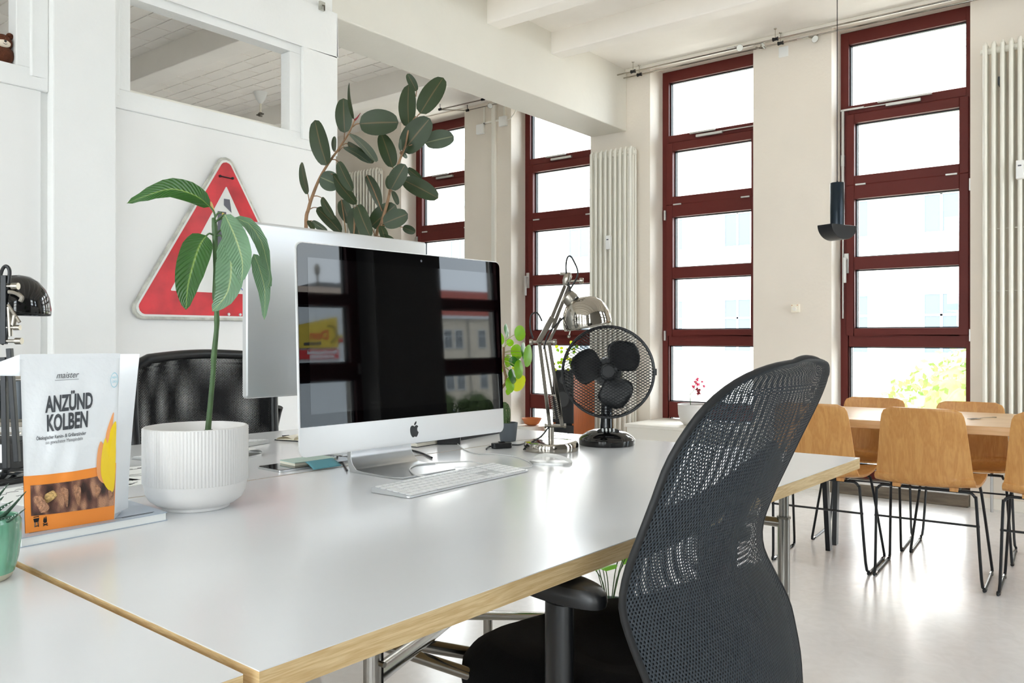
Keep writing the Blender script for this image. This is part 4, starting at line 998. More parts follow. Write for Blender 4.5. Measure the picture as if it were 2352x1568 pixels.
mg('mango_leaf', [(474, 541, -.01), (455, 570, -.02), (432, 650, -.03), (427, 712, -.03)], .060, [(494, 543, 0), (482, 536, -.01), (474, 541, -.01)], wave=.001)
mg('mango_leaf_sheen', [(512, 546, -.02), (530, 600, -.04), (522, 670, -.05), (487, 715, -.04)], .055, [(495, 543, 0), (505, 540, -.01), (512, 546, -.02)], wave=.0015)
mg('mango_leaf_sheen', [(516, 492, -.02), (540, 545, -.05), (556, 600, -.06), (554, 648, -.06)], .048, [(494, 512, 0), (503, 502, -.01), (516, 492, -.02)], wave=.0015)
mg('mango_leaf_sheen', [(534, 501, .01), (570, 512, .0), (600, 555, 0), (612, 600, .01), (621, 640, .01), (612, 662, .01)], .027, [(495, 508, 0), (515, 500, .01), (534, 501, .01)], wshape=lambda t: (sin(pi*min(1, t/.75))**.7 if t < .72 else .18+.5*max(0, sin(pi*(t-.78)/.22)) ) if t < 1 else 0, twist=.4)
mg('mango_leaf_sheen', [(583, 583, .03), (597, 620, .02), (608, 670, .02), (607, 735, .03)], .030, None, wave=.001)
mg('mango_leaf', [(520, 523, .03), (540, 560, .03), (548, 610, .03), (548, 650, .04)], .036, [(494, 540, 0), (508, 527, .02), (520, 523, .03)])
mg('young_leaf', [(510, 488, 0), (520, 505, -.01), (524, 530, -.01), (521, 552, -.01)], .011, [(492, 503, 0), (500, 490, 0), (510, 488, 0)])
mg('young_leaf', [(484, 462, 0), (489, 480, 0), (495, 498, 0)], .005)
# ---- magazine and printed bag
bz = DT
g = place('magazine', 'pale blue-grey magazine lying under the printed bag', 'magazine', (-1.44, .645, bz))
q = [(-1.382, .535), (-1.384, .772), (-1.553, .784), (-1.60, .56)]
MB().prism(q, .0125, org=(0, 0, bz+.001)).build('pages', 'paper', g)
q2 = [(-1.380, .533), (-1.382, .774), (-1.555, .786), (-1.602, .558)]
MB().prism(q2, .0012, org=(0, 0, bz+.0136)).prism(q2, .001, org=(0, 0, bz)).build('cover', 'book_cover', g)
mb = MB()
for i, (y0, y1, x) in enumerate(((.555, .60, -1.405), (.70, .755, -1.397), (.69, .76, -1.402), (.56, .59, -1.41))): mb.box((x-.0012, y0, bz+.0149), (x+.0012, y1, bz+.0151))
mb.build('printed_lines', 'ink', g)
bz = DT+.0149
def lerp(a, b, t): return a+(b-a)*t
# front sheet of the bag from its four corners, billowing a little; (s, t) = across, up
BLc, BRc = V((-1.408, .551, bz)), V((-1.400, .688, bz))
TLc, TRc = V((-1.452, .560, bz+.2815)), V((-1.432, .714, bz+.281))
nb = V((.80, -.60, 0)).normalized()
def bagf(s, t, o_=0):
    p = lerp(lerp(BLc, BRc, s), lerp(TLc, TRc, s), t)
    bl = .010*sin(pi*s)*max(0, 1-t)**.6*min(1, t*6+.25)+.0025*sin(7*s+9*t)*sin(pi*t)*sin(pi*s)+.0012*sin(23*s-13*t)*sin(pi*s)*sin(pi*t)
    return p+nb*(bl+o_)
back = -nb*.062
def bagb(s, t): return bagf(s, t)*1.0+back*(1-t)**.75*(1 if 1 else 0)-nb*.0
g = place('printed_bag', 'white and orange printed bag of fire lighters standing on the magazine', 'bag', (BLc+BRc)/2+back/2)
MB().grid(lambda a, b: bagf(a, b), 24, 30).grid(lambda a, b: lerp(bagf(0, b), bagf(0, b)+back*(1-b)**.75, a)-RT*.004*sin(pi*a)*-1*sin(pi*b), 6, 30).grid(lambda a, b: lerp(bagf(1, b), bagf(1, b)+back*(1-b)**.75+RT*.016*sin(pi*min(1,b*1.0))*0, a), 6, 30).grid(lambda a, b: bagf(a, b)+back*(1-b)**.75, 16, 30).build('bag_film', 'bag_film', g, smooth='all')
MB().grid(lambda a, b: lerp(bagf(1, .03+b*.97), bagf(1, .03+b*.97)+RT*.030*b**1.3+FW*.05*(1-b*.8), a), 4, 16).build('side_gusset', 'bag_film', g, smooth='all')
MB().grid(lambda a, b: TLc+RT*(-.052*a*(1-.25*b))+UP*(.001-.030*a*(1-b)*.6-.035*b)-nb*.010*a, 6, 4).build('folded_corner', 'bag_film', g, smooth='all', solid=.0006)
MB().grid(lambda a, b: bagf(a, .975+b*.03, .0006), 24, 1).build('top_seal', 'bag_film', g, smooth='all')
e = .0007
def band(fn0, fn1, s0, s1, o_, nu=30, nv=6): return MB().grid(lambda a, b: (lambda s: bagf(s, lerp(fn0(s), fn1(s), b), o_))(lerp(s0, s1, a)), nu, nv)
band(lambda s: 0, lambda s: .315-.02*s+.04*s*s, 0, 1, e).build('orange_band', 'orange_print', g, smooth='all')
MB().grid(lambda a, b: bagf(0, b*.315, .0005)+back*(1-b*.3)**.75*a-RT*.0008, 4, 6).build('orange_band', 'orange_print', g, smooth='all')
band(lambda s: .092-.01*s, lambda s: .262-.025*s+.045*s*s, .07, .995, 2*e).build('film_window', 'corn_cobs', g, smooth='all')
R = random.Random(5)
mat('cob_tan', '#b88768', .45, bump=.8, bscale=320, var=.35, vscale=240); mat('cob_gold', '#c9a468', .4, bump=.7, bscale=300, var=.3, vscale=200)
for (s0, t0, s1, t1, w_, m_) in ((.24, .205, .30, .165, .017, 'cob_gold'), (.42, .235, .40, .10, .012, 'cob_tan'), (.56, .24, .53, .10, .012, 'cob_tan'), (.80, .22, .66, .10, .013, 'cob_tan'), (.95, .17, .80, .10, .012, 'cob_tan'), (.12, .20, .25, .105, .011, 'cob_tan')):
    a, b = bagf(s0, t0), bagf(s1, t1); d = (b-a).normalized(); mb = MB(); pr = []
    L_ = (b-a).length
    for q in range(9): x = q/8; pr.append((max(.0005, w_*.75*math.sqrt(max(0, 1-(2*x-1)**6))), x*L_))
    mb.lathe(pr, 16, c=a, axis=d)
    for v_ in range(len(mb.v)):
        p = mb.v[v_]; dd = (p-a).dot(nb)-0; mb.v[v_] = p-nb*dd+nb*(dd*.16+2.2*e+.0009)
    mb.build('corn_cob', m_, g, smooth='all')
def onbag(s, t, k, sx=1, sh=.06):
    W_ = .15; H_ = .282
    def f(a, b): ss = s+a*sx/W_; return bagf(ss, t+b/H_+ (a*sh)/H_, k*e)
    return f
text_on('lettering', 'maister', .0150, 'label_grey', g, onbag(.345, .860, 1.5, .74, .02), shear=.35)
MB().grid(lambda a, b: bagf(.335+a*.24, .848+a*.004+b*.002, 1.5*e), 8, 1).build('underline', 'label_grey', g)
text_on('lettering', 'ANZÜND', .0362, 'ink', g, onbag(.245, .668, 1.5, .46, .02), bold=.0013)
text_on('lettering', 'KOLBEN', .0362, 'ink', g, onbag(.250, .560, 1.5, .47, .02), bold=.0013)
text_on('lettering', 'Ökologischer Kamin- & Grillanzünder', .0080, 'ink', g, onbag(.14, .510, 1.5, .64, .03), bold=.00012)
text_on('lettering', 'aus gewachsten Maisspindeln', .0080, 'label_grey', g, onbag(.235, .484, 1.5, .64, .03))
def flat(poly, k, m, nm):
    # polygon in (s, t) laid on the bag's front
    vs = [bagf(a, b, k*e) for a, b in poly]; c_ = bagf(sum(p[0] for p in poly)/len(poly), sum(p[1] for p in poly)/len(poly), k*e+.0004); n_ = len(vs)
    return MB().add(vs+[c_], [(i, (i+1) % n_, n_) for i in range(n_)]).build(nm, m, g)
FL = lambda pts: smooth_poly(pts, 4)
flat(FL([(.80, .27), (.79, .40), (.825, .475), (.86, .40), (.88, .52), (.955, .645), (.95, .55), (.985, .50), (.99, .30), (.90, .22)]), 2.6, 'orange_flame', 'flame_print')
flat(FL([(.835, .30), (.84, .40), (.87, .49), (.90, .46), (.93, .54), (.985, .585), (.992, .45), (.995, .24), (.975, .165), (.91, .19), (.86, .24)]), 3.4, 'yellow_print', 'flame_print')
flat([(.95+cos(t*pi/10)*.040, .84+sin(t*pi/10)*.046) for t in range(20)], 1.8, 'lightblue_ink', 'round_badge')
flat([(.95+cos(t*pi/10)*.036, .84+sin(t*pi/10)*.042) for t in range(20)], 2.6, 'bag_film', 'round_badge')
text_on('lettering', 'MEIN', .0055, 'lightblue_ink', g, onbag(.925, .848, 3.6, .6)); text_on('lettering', '1,5KG', .0058, 'lightblue_ink', g, onbag(.920, .822, 3.6, .6))
def grill(s, t):
    mb = MB(); mb.add([bagf(s-.034, t+.02, 2*e), bagf(s+.034, t+.022, 2*e), bagf(s+.024, t, 2*e), bagf(s-.024, t-.002, 2*e)], [(0, 1, 2, 3)])
    for a, b, c_, d in ((-.015, 0, -.02, -.028), (.015, 0, .02, -.028), (-.02, -.024, .02, -.022), (-.03, .028, .03, .03)):
        p, q = bagf(s+a, t+b, 2*e), bagf(s+c_, t+d, 2*e); mb.tube([p, q], .0007, 4)
    return mb
grill(.125, .055).build('grill_symbol', 'logo_black', g)
flat(FL([(.205, .045), (.20, .06), (.215, .078), (.22, .065), (.232, .082), (.24, .06), (.235, .045)]), 2.2, 'logo_black', 'fire_symbol')
MB().tube([bagf(.195, .028, 2*e), bagf(.245, .040, 2*e)], .0008, 4).tube([bagf(.195, .040, 2*e), bagf(.245, .028, 2*e)], .0008, 4).build('fire_symbol', 'logo_black', g)
# ---- black lamp at the left edge
g = place('desk_lamp', 'black jointed desk lamp with domed shade at the left edge', 'lamp', (-2.06, .74, DT), group='jointed desk lamps')
L0 = V((-2.06, .74, DT)); ld = 1.9
MB().lathe([(.074, 0), (.075, .003), (.075, .015), (.06, .021), (.01, .024)], 40, c=L0).build('base', 'gloss_black', g, smooth=True)
MB().tube([L0+UP*.02, L0+UP*.075], .009, 12).build('post', 'brass_nickel', g, smooth=True)
def LP(u, v): return ond(u, v, 1.86)
for a, b, w_ in ((LP(14, 1075), LP(9, 820), .012), (LP(40, 1060), LP(22, 800), .011)):
    mb = MB(); barq(mb, a, b, w_, .012); mb.build('lower_arm', 'black_metal', g, bevel=.001)
mb = MB(); barq(mb, LP(9, 790), LP(10, 632), .013, .010); mb.build('upper_arm', 'black_metal', g, bevel=.001)
mb = MB(); barq(mb, LP(-8, 800), LP(-2, 632), .010, .010); mb.build('upper_arm', 'black_metal', g, bevel=.001)
for (u, v, r, l_) in ((30, 783, .0075, .020), (26, 752, .006, .018), (22, 657, .008, .016)):
    MB().tube([LP(u-16, v), LP(u+8, v)], .004, 10).lathe([(r, 0), (r, .014)], 16, c=LP(u+6, v), axis=RT).build('wing_knob', 'brass_nickel', g, smooth=True)
MB().tube([LP(30, 746), LP(34, 724)], .006, 10).tube([LP(18, 700), LP(45, 740)], .004, 8).tube([LP(20, 670), LP(35, 672), LP(50, 682), LP(47, 692)], .005, 8, smooth=3).tube([LP(24, 772), LP(20, 705)], .005, 10).build('head_joint', 'brass_nickel', g, smooth=True)
sc2 = ond(38, 722, 1.93)
MB().lathe([(.0705, 0), (.0712, .003), (.0705, .016), (.066, .040), (.057, .060), (.042, .078), (.024, .089), (0, .093)], 56, c=sc2, axis=(UP*.99+RT*.06), cap0=False).build('shade', 'gloss_black', g, smooth=True, solid=.0012)
MB().lathe([(.03, 0), (.03, .03), (.02, .036)], 24, c=sc2+UP*.035-FW*.045-RT*.02, axis=(-FW)).build('lamp_neck', 'black_plastic', g, smooth=True)
MB().sphere(sc2+UP*.03, .024).build('bulb', 'white_plastic', g, smooth='all')
MB().tube([LP(-4, 660), LP(4, 622), LP(14, 611), LP(22, 622), LP(20, 650)], .004, 8, smooth=5).build('flex', 'cable_black', g, smooth=True); MB().tube([LP(2, 790), LP(4, 745), LP(14, 728), LP(19, 745), LP(14, 775), LP(4, 790)], .004, 8, smooth=5).build('flex', 'cable_black', g, smooth=True)
# ---- dark machine behind the lamp
g = place('desk_machine', 'dark desk machine with chrome rail and grey rollers behind the black lamp', 'machine', (-2.33, .80, DT))
A = V((-2.33, .80, DT)); 
MB().obox(A+UP*.035, .26, .16, .068, RT, FW, UP).build('body', 'matte_black', g, bevel=.004)
MB().obox(A+UP*.16+FW*.06, .24, .012, .11, RT, FW, UP).build('backplate', 'dark_steel', g, bevel=.002)
MB().obox(A+UP*.222+FW*.045, .25, .008, .008, RT, FW, UP).obox(A+UP*.108-FW*.01, .25, .01, .012, RT, FW, UP).obox(A+UP*.088-FW*.03, .25, .012, .006, RT, FW, UP).build('chrome_rail', 'chrome', g, bevel=.001)
for i in range(5):
    r0 = .118-i*.03
    MB().tube([A+RT*r0+UP*.118+FW*.03, A+RT*r0+UP*.214+FW*.03], .0105, 14).build('roller', 'grey_pot', g, smooth=True)
MB().obox(A+UP*.045-FW*.083+RT*.11, .018, .01, .045, RT, FW, UP).build('latch', 'alu', g, bevel=.002)
# ---- succulent in green pot
sp = V((-1.236, .390, DT)); sp = ond(-38, 1290, 1.10); sp.z = DT
g = place('succulent_plant', 'spiky dark succulent in a glazed green pot at the left edge', 'plant', sp)
mat('green_glaze', '#6fa88c', .15, var=.35, vscale=40, stretch=(1, 1, .35), coat=.4); mat('pot_biscuit', '#c9c3ae', .7)
MB().lathe([(.028, .0), (.033, .004), (.036, .012)], 40, c=sp).build('pot_foot', 'pot_biscuit', g, smooth=True)
MB().lathe([(.036, .010), (.0405, .030), (.0435, .055), (.0440, .078), (.0415, .084), (.039, .083), (.039, .068), (0, .067)], 96, c=sp, rib=lambda i, k: .0007*sin(k*2*pi/96*24) if i in (1, 2) else 0).build('pot', 'green_glaze', g, smooth=True)
MB().lathe([(0, .070), (.039, .0695)], 24, c=sp).build('soil', 'soil', g)
mat('haworthia', '#2f4d3a', .45); R = random.Random(9)
tg = [(60, 1128), (58, 1168), (30, 1150), (20, 1110), (8, 1140), (40, 1185), (-10, 1100), (-30, 1120), (-60, 1110), (2, 1165), (-85, 1140), (-50, 1080), (-120, 1150), (-140, 1110)]
for i, (u, v) in enumerate(tg):
    tip = ond(u, v, 1.10+R.uniform(-.04, .03)); base = sp+UP*.068+(tip-sp).normalized()*.006
    midp = (base+tip)/2+UP*(-.008 if i < 2 else .004)-FW*.004
    o = MB().tube([base, midp, tip], [.0052, .0042, .0006], 8, smooth=5, flat=.55).build('leaf', 'haworthia', g, smooth='all')
    mb = MB()
    for q in range(9):
        t = .15+q*.09; p = base.lerp(midp, min(1, t*2)) if t < .5 else midp.lerp(tip, (t-.5)*2)
        for s_ in (-1, 1): mb.sphere(p-FW*(.0045*(1-t)+.0006)+RT*s_*.0018*(1-t)+UP*.0008*s_, .0009, 5, 4)
    mb.build('white_tubercles', 'white_plastic', o, smooth='all')['kind'] = 'stuff'
# ---- rubber plant in the corner
rp = V((-2.62, 2.36, 0))
g = place('rubber_plant', 'tall rubber plant with dark oval leaves rising behind the displays', 'plant', rp)
MB().lathe([(.12, 0), (.13, .01), (.17, .30), (.172, .33), (.158, .33), (.155, .29), (0, .285)], 40, c=rp).build('pot', 'ceramic_white', g, smooth=True)
MB().lathe([(0, .295), (.155, .294)], 32, c=rp).build('soil', 'soil', g)
RD = 3.35
def Q(x, y, dd=0): return ond(680+x/3.267, 120+y/3.267, RD+dd)
MB().tube([rp+V((.02, -.03, .28)), ond(712, 720, RD), Q(75, 1320), Q(95, 1170), Q(130, 1060), Q(180, 940), Q(245, 830), Q(330, 710), Q(400, 600), Q(440, 510)], [.011, .010, .0075, .007, .0065, .0055, .005, .0042, .0035, .0025], 10, smooth=5).build('stem', 'stem_brown', g, smooth='all')
MB().tube([rp+V((-.02, .03, .28)), ond(850, 700, RD+.05), Q(600, 1395), Q(640, 1280), Q(690, 1110), Q(720, 960), Q(770, 830), Q(820, 700), Q(850, 560), Q(900, 480)], [.011, .010, .0070, .0065, .006, .005, .0045, .004, .0035, .0025], 10, smooth=5).build('stem', 'stem_brown', g, smooth='all')
MB().tube([Q(440, 510), Q(460, 490), Q(485, 455)], [.004, .003, .0008], 6).build('shoot', 'wine_petal', g, smooth='all')
S1 = [(95, 1170), (130, 1060), (180, 940), (245, 830), (330, 710), (400, 600), (440, 510)]
LV = [(230, 850, 140, 508, 130, 0, (232, 860)), (365, 605, 355, 345, 115, 0, (360, 660)), (435, 500, 398, 228, 26, 0, (440, 520)), (475, 535, 770, 525, 172, 0, (425, 560)),
 (845, 560, 845, 240, 122, 0, (845, 600)), (905, 292, 835, 160, 56, 0, (900, 330)), (930, 460, 1105, 190, 140, 0, (900, 500)), (800, 745, 1005, 495, 172, 0, (790, 770)), (965, 680, 1185, 630, 130, 1, (850, 700)),
 (725, 865, 640, 610, 105, 0, (735, 890)), (410, 610, 600, 825, 44, 1, (385, 620)), (385, 685, 590, 815, 46, 0, (350, 700)), (360, 710, 560, 835, 48, 1, (320, 745)), (315, 820, 425, 1040, 78, 0, (270, 805)), (180, 935, 325, 1000, 132, 1, (175, 950)),
 (275, 915, 455, 1140, 80, 0, (200, 915)), (90, 1065, 40, 825, 60, 0, (98, 1120)), (190, 1090, 290, 1250, 56, 0, (125, 1080)), (155, 1165, 340, 1355, 80, 0, (100, 1180)), (120, 1265, 235, 1345, 46, 1, (80, 1280)), (92, 1262, 130, 1335, 30, 0, (82, 1290)),
 (458, 1145, 560, 1390, 105, 0, (430, 1400)), (440, 1160, 480, 1400, 130, 0, (430, 1420)), (340, 1105, 405, 1285, 92, 0, (380, 1400)), (530, 920, 632, 1160, 58, 0, (645, 1190)), (712, 1030, 820, 840, 112, 0, (700, 1070)),
 (800, 955, 1068, 1095, 122, 0, (720, 970)), (835, 872, 945, 955, 50, 0, (745, 900)), (722, 1040, 765, 1145, 32, 0, (710, 1050)), (562, 1305, 750, 1145, 135, 0, (600, 1400)), (655, 1285, 840, 1212, 122, 0, (625, 1300)), (800, 1312, 895, 1350, 58, 0, (640, 1300)),
 (635, 1300, 675, 1425, 50, 0, (625, 1310)), (640, 1385, 745, 1420, 54, 0, (605, 1390)), (285, 745, 292, 630, 40, 1, (300, 750)), (790, 740, 833, 795, 28, 1, (780, 760)), (790, 738, 782, 650, 24, 1, (785, 765)), (705, 1030, 705, 920, 60, 0, (700, 1060))]
R = random.Random(11)
for i, (x0, y0, x1, y1, w_, pale, pt) in enumerate(LV):
    dd = R.uniform(-.07, .07); d2 = dd+R.uniform(-.05, .05)
    a, b = Q(x0, y0, dd), Q(x1, y1, d2); L_ = (b-a).length; wid = max(w_*1.14/3.267/1887*RD, .006); full = L_*.46
    full = max(full, wid); ang = math.acos(min(1, wid/full))*(1 if i % 2 else -1)*.9
    ax_ = (b-a).normalized(); nr = Matrix.Rotation(ang, 3, ax_) @ (-FW)
    mid_ = (a+b)/2+nr*L_*.04
    leaf('leaf', 'rubber_leaf_pale' if pale else 'rubber_leaf', g, [a, mid_, b], full, nrm=nr, fold=.07, petiole=[Q(pt[0], pt[1], 0), (Q(*pt)+a)/2+UP*.004, a], pet_m='stem_brown', prad=.0022,
         wshape=lambda t: max(0, sin(pi*min(1, t**.95)))**.55*(1 if t < .93 else max(.06, (1-t)/.07)))
# ---- pilea behind the computer
pp = V((-2.02, 2.18, DT))
g = place('pilea_plant', 'bright green plant with round coin-like leaves right of the big screen', 'plant', pp)
MB().lathe([(.045, 0), (.05, .005), (.062, .10), (.058, .10), (.055, .09), (0, .088)], 36, c=pp).build('pot', 'ceramic_white', g, smooth=True)
MB().lathe([(0, .091), (.055, .0905)], 24, c=pp).build('soil', 'soil', g)
PD = 2.92
def G_(x, y, dd=0): return ond(1140+x/5.23, 720+y/5.23, PD+dd)
MB().tube([pp+UP*.085, G_(60, 900), G_(80, 600), G_(90, 400)], [.006, .005, .005, .004], 8, smooth=4).build('stem', 'stem_brown', g, smooth='all')
def disc(m, x, y, wpx, hpx, tilt_, dd=0, pet=None):
    c = G_(x, y, dd); rx = wpx/2/5.23/1887*PD*1.15; ry = hpx/2/5.23/1887*PD*1.15
    X_ = (RT*cos(tilt_)+UP*sin(tilt_)); Y_ = (UP*cos(tilt_)-RT*sin(tilt_)); fw = FW
    if rx < ry*.8: # seen from the side: turn a rounder disc about its long axis
        k_ = rx/ry; a_ = math.acos(k_); X_ = X_*k_+FW*sin(a_); rx = ry; fw = X_.cross(Y_)
    mb = MB(); vs = [c]; uv = [(.9, .5)]; N = 24
    nrm = X_.cross(Y_).normalized()
    for ring_ in (.5, 1):
        for k_ in range(N):
            th = 2*pi*k_/N; vs.append(c+X_*cos(th)*rx*ring_+Y_*sin(th)*ry*ring_-nrm*.004*ring_**2*(1+.3*sin(th*3))); uv.append((.9, .5))
    fs = [(0, 1+k_, 1+(k_+1) % N) for k_ in range(N)]+[(1+k_, 1+N+k_, 1+N+(k_+1) % N, 1+(k_+1) % N) for k_ in range(N)]
    mb.add(vs, fs, uv); o = mb.build('leaf', m, g, smooth='all')
    q = pet or (90, y+60); MB().tube([G_(*q), (G_(*q)+c)/2+UP*.006, c+FW*.002], .0012, 6, smooth=3).build('petiole', 'stem_pale', o, smooth='all')
for a in (('pilea_leaf', 293, 235, 118, 165, 0, 0, (110, 330)), ('pilea_dark', 135, 205, 45, 150, .1, 0, (100, 400)), ('pilea_leaf', 165, 350, 80, 75, -.5, 0, (90, 420)), ('pilea_leaf', 252, 460, 125, 165, .1, .03, (80, 470)),
          ('pilea_dark', 345, 460, 60, 205, .1, 0, (80, 480)), ('pilea_leaf', 392, 508, 92, 235, -.08, -.02, (80, 500)), ('pilea_leaf', 280, 670, 96, 200, 0, -.03, (80, 560)), ('pilea_dark', 205, 575, 90, 110, .3, 0, (80, 520)),
          ('pilea_leaf', 150, 570, 70, 130, 0, .02, (70, 520)), ('pilea_dark', 205, 750, 80, 160, .2, -.01, (80, 620)), ('pilea_yellow', 280, 840, 130, 190, -.5, .02, (100, 640)), ('pilea_leaf', 175, 855, 90, 170, .1, -.02, (90, 680)),
          ('pilea_dark', 268, 555, 50, 90, 0, .04, (80, 520)), ('pilea_yellow', 215, 665, 60, 60, 0, .04, (80, 620)), ('pilea_leaf', 150, 940, 50, 70, 0, .0, (95, 800)), ('pilea_leaf', 40, 300, 110, 150, .2, .02, (70, 420)), ('pilea_leaf', 20, 640, 130, 160, 0, .02, (70, 600))):
    disc(*a)
# ---- pendant lamp over the dining table
pd = ond(1923, 535, 4.25)
g = place('pendant_lamp', 'dark blue tube pendant lamp with a half-disc reflector over the dining table', 'lamp', pd)
zt_ = ond(1923, 420, 4.25).z
MB().tube([V((pd.x, pd.y, zt_)), V((pd.x, pd.y, ZC))], .0022, 8).build('cord', 'cable_black', g, smooth=True)
MB().lathe([(.03, 0), (.03, .02)], 24, c=(pd.x, pd.y, ZC-.02)).build('ceiling_rose', 'navy_metal', g, smooth=True)
MB().lathe([(.0345, pd.z+.015), (.035, pd.z+.02), (.035, zt_-.003), (.033, zt_), (.004, zt_+.002), (.003, zt_+.012)], 40, c=(pd.x, pd.y, 0)).build('tube_body', 'navy_metal', g, smooth=True)
hx = (RT*.86+FW*.50).normalized(); hy = hx.cross(UP)*-1
hd = [(cos(pi+pi*k_/24)*.098, sin(pi+pi*k_/24)*.075) for k_ in range(25)]
hc_ = pd+UP*.038-hy*.045
MB().prism(hd, .09, org=hc_+RT*0, X=hx, Y=UP, Z=hy).build('half_disc', 'black_metal', g, bevel=.002)
# ---- dining table
TZ = .68; ta = radians(4.5); tc_ = V((-.45, 4.46, 0)); Mt = Matrix.Rotation(ta, 3, 'Z')
g = place('dining_table', 'long light wood dining table with black trestle legs by the right window', 'table', tc_, ta)
MB().box((-.98, -.375, TZ-.038), (.98, .375, TZ)).build('table_top', 'table_wood', g, world=False, bevel=.003)
for sx in (-1, 1):
    for yc, dy in ((-.235, .14), (.0, -.06)):
        MB().obox((sx*.85, yc, (TZ-.045)/2), .022, .05, 1, X=V((1, 0, 0)), Y=V((0, 1, 0))*1, Z=V((0, dy, -(TZ-.045)))).build('leg', 'black_metal', g, world=False)
    MB().box((sx*.85-.03, -.33, TZ-.05), (sx*.85+.03, .33, TZ-.038)).build('leg_bracket', 'black_metal', g, world=False)
f = g; fk = tc_+Mt @ V((-.20, -.02, TZ))
g = thing('fork', 'metal fork lying on the light wood dining table', 'fork', fk, radians(66))
MB().tube([(-.01, 0, .003), (.03, 0, .006), (.11, 0, .004), (.125, 0, .003)], [.0022, .0018, .0035, .004], 8, flat=.5).build('handle', 'dark_steel', g, world=False, smooth=True)
mb = MB().prism([(-.012, -.006), (-.008, -.011), (-.03, -.012), (-.036, -.0105), (-.036, .0105), (-.03, .012), (-.008, .011)], .0016, org=(0, 0, .003))
for k_ in (-.009, -.003, .003, .009): mb.box((-.082, k_-.0013, .003), (-.034, k_+.0013, .0048))
mb.build('tines', 'dark_steel', g, world=False)
# ---- plywood dining chairs, facing +y in their own frame
def shell_chair(label, x, y, rz, zs, grp):
    g = thing('dining_chair', label, 'chair', (x, y, 0), rz, grp)
    # bent shell: back is behind (-y), seat runs forward
    def prof(t):
        # t 0 top of back .. 1 front of seat -> (y, z)
        pts = [V((0, -.045, .775)), V((0, -.028, .70)), V((0, -.008, .60)), V((0, .005, .50)), V((0, .022, .452)), V((0, .075, .437)), V((0, .16, .432)), V((0, .27, .438)), V((0, .36, .45)), V((0, .385, .445))]
        p, _ = crom(pts, [0]*len(pts), 4); k_ = t*(len(p)-1); i = min(int(k_), len(p)-2); return p[i].lerp(p[i+1], k_-i)
    def w_(t):
        if t < .5: h = .152+(.193-.152)*min(1, t/.42)
        else: h = .193+.012*min(1, (t-.5)/.3)
        if t < .075: h -= .035*(1-math.sqrt(max(0, 1-((.075-t)/.075)**2)))
        if t > .93: h -= .03*((t-.93)/.07)**2
        return h
    mb = MB()
    def f(a, b):
        p = prof(b); s_ = a*2-1; h = w_(b); cup = .020*(1-abs(b-.45)*.6)*s_*s_
        q = V((s_*h, p.y, p.z))
        if b < .38: q.y += cup*.8
        else: q.z += cup*.7
        return q
    mb.grid(f, 12, 36); s_ = mb.build('seat_shell', 'oak_veneer', g, world=False, smooth='all', solid=.011, bevel=.002)
    r = .0062
    for sx in (-1, 1):
        x0 = sx*.172; xb = sx*.214
        MB().tube([(sx*.13, .06, .424), (x0*.98, .055, .424), (x0+sx*.015, .05, .408), (x0+sx*.02, .052, .38), (xb-sx*.008, .10, .06), (xb, .118, .018), (xb, .14, .0065), (xb, .44, .0065), (xb, .465, .018), (xb-sx*.003, .46, .05), (x0+sx*.012, .335, .38), (x0, .33, .41), (x0*.95, .325, .424), (sx*.13, .32, .424)], r, 8, smooth=3).build('leg_loop', 'black_metal', g, world=False, smooth=True)
        MB().tube([(xb, .135, .005), (xb, .165, .005)], .0085, 8).tube([(xb, .42, .005), (xb, .45, .005)], .0085, 8).build('foot_glide', 'gloss_black', g, world=False, smooth=True)
    for a_, b_ in (((-.172, .06, .424), (.172, .06, .424)), ((-.172, .325, .424), (.172, .325, .424)), ((-.12, .055, .424), (-.12, .33, .424)), ((.12, .055, .424), (.12, .33, .424))): MB().tube([a_, b_], r*.98, 8).build('seat_rail', 'black_metal', g, world=False, smooth=True)
    MB().tube([(-.203, .067, .285), (.203, .067, .285)], .0048, 8).build('stretcher', 'black_metal', g, world=False, smooth=True)
    for sx in (-.11, .11): MB().box((sx-.016, .045, .424), (sx+.016, .075, .440)).build('mounting_block', 'oak_veneer', g, world=False)
    g.scale = (1, 1, zs); return g
shell_chair('oak shell chair with its back to us, directly behind the mesh task chair', -1.215, 3.755, radians(3), .995, 'plywood dining chairs')
shell_chair('oak shell chair with its back to us, middle one of the near row', -.765, 3.785, radians(3), .995, 'plywood dining chairs')
shell_chair('oak shell chair with its back to us, cut off by the right edge', -.285, 3.79, radians(3), 1.0, 'plywood dining chairs')
shell_chair('oak shell chair facing us across the table, left one of the far row', -1.235, 4.86, radians(184), .94, 'plywood dining chairs')
shell_chair('oak shell chair facing us across the table, in front of the right radiator', -.765, 4.89, radians(184), .935, 'plywood dining chairs')

# ---- mesh task chair in the foreground
ROWS = [(.40, -.495, 1.11, -.465, 1.35), (.44, -.505, 1.065, -.475, 1.415), (.50, -.520, 1.025, -.487, 1.445), (.55, -.530, 1.008, -.498, 1.452), (.60, -.542, .995, -.508, 1.446), (.65, -.555, .980, -.522, 1.42), (.70, -.563, .968, -.530, 1.385),
        (.75, -.553, .965, -.520, 1.352), (.80, -.533, .965, -.502, 1.348), (.85, -.516, .972, -.485, 1.368), (.90, -.500, .982, -.468, 1.390), (.95, -.477, 1.003, -.446, 1.397), (.985, -.457, 1.035, -.430, 1.392), (1.008, -.441, 1.085, -.420, 1.378), (1.022, -.428, 1.155, -.414, 1.352), (1.027, -.420, 1.225, -.412, 1.318)]
rowL = [V((r[1], r[2], r[0])) for r in ROWS]; rowR = [V((r[3], r[4], r[0])) for r in ROWS]
cl, _ = crom(rowL, [0]*len(rowL), 6); crr, _ = crom(rowR, [0]*len(rowR), 6)
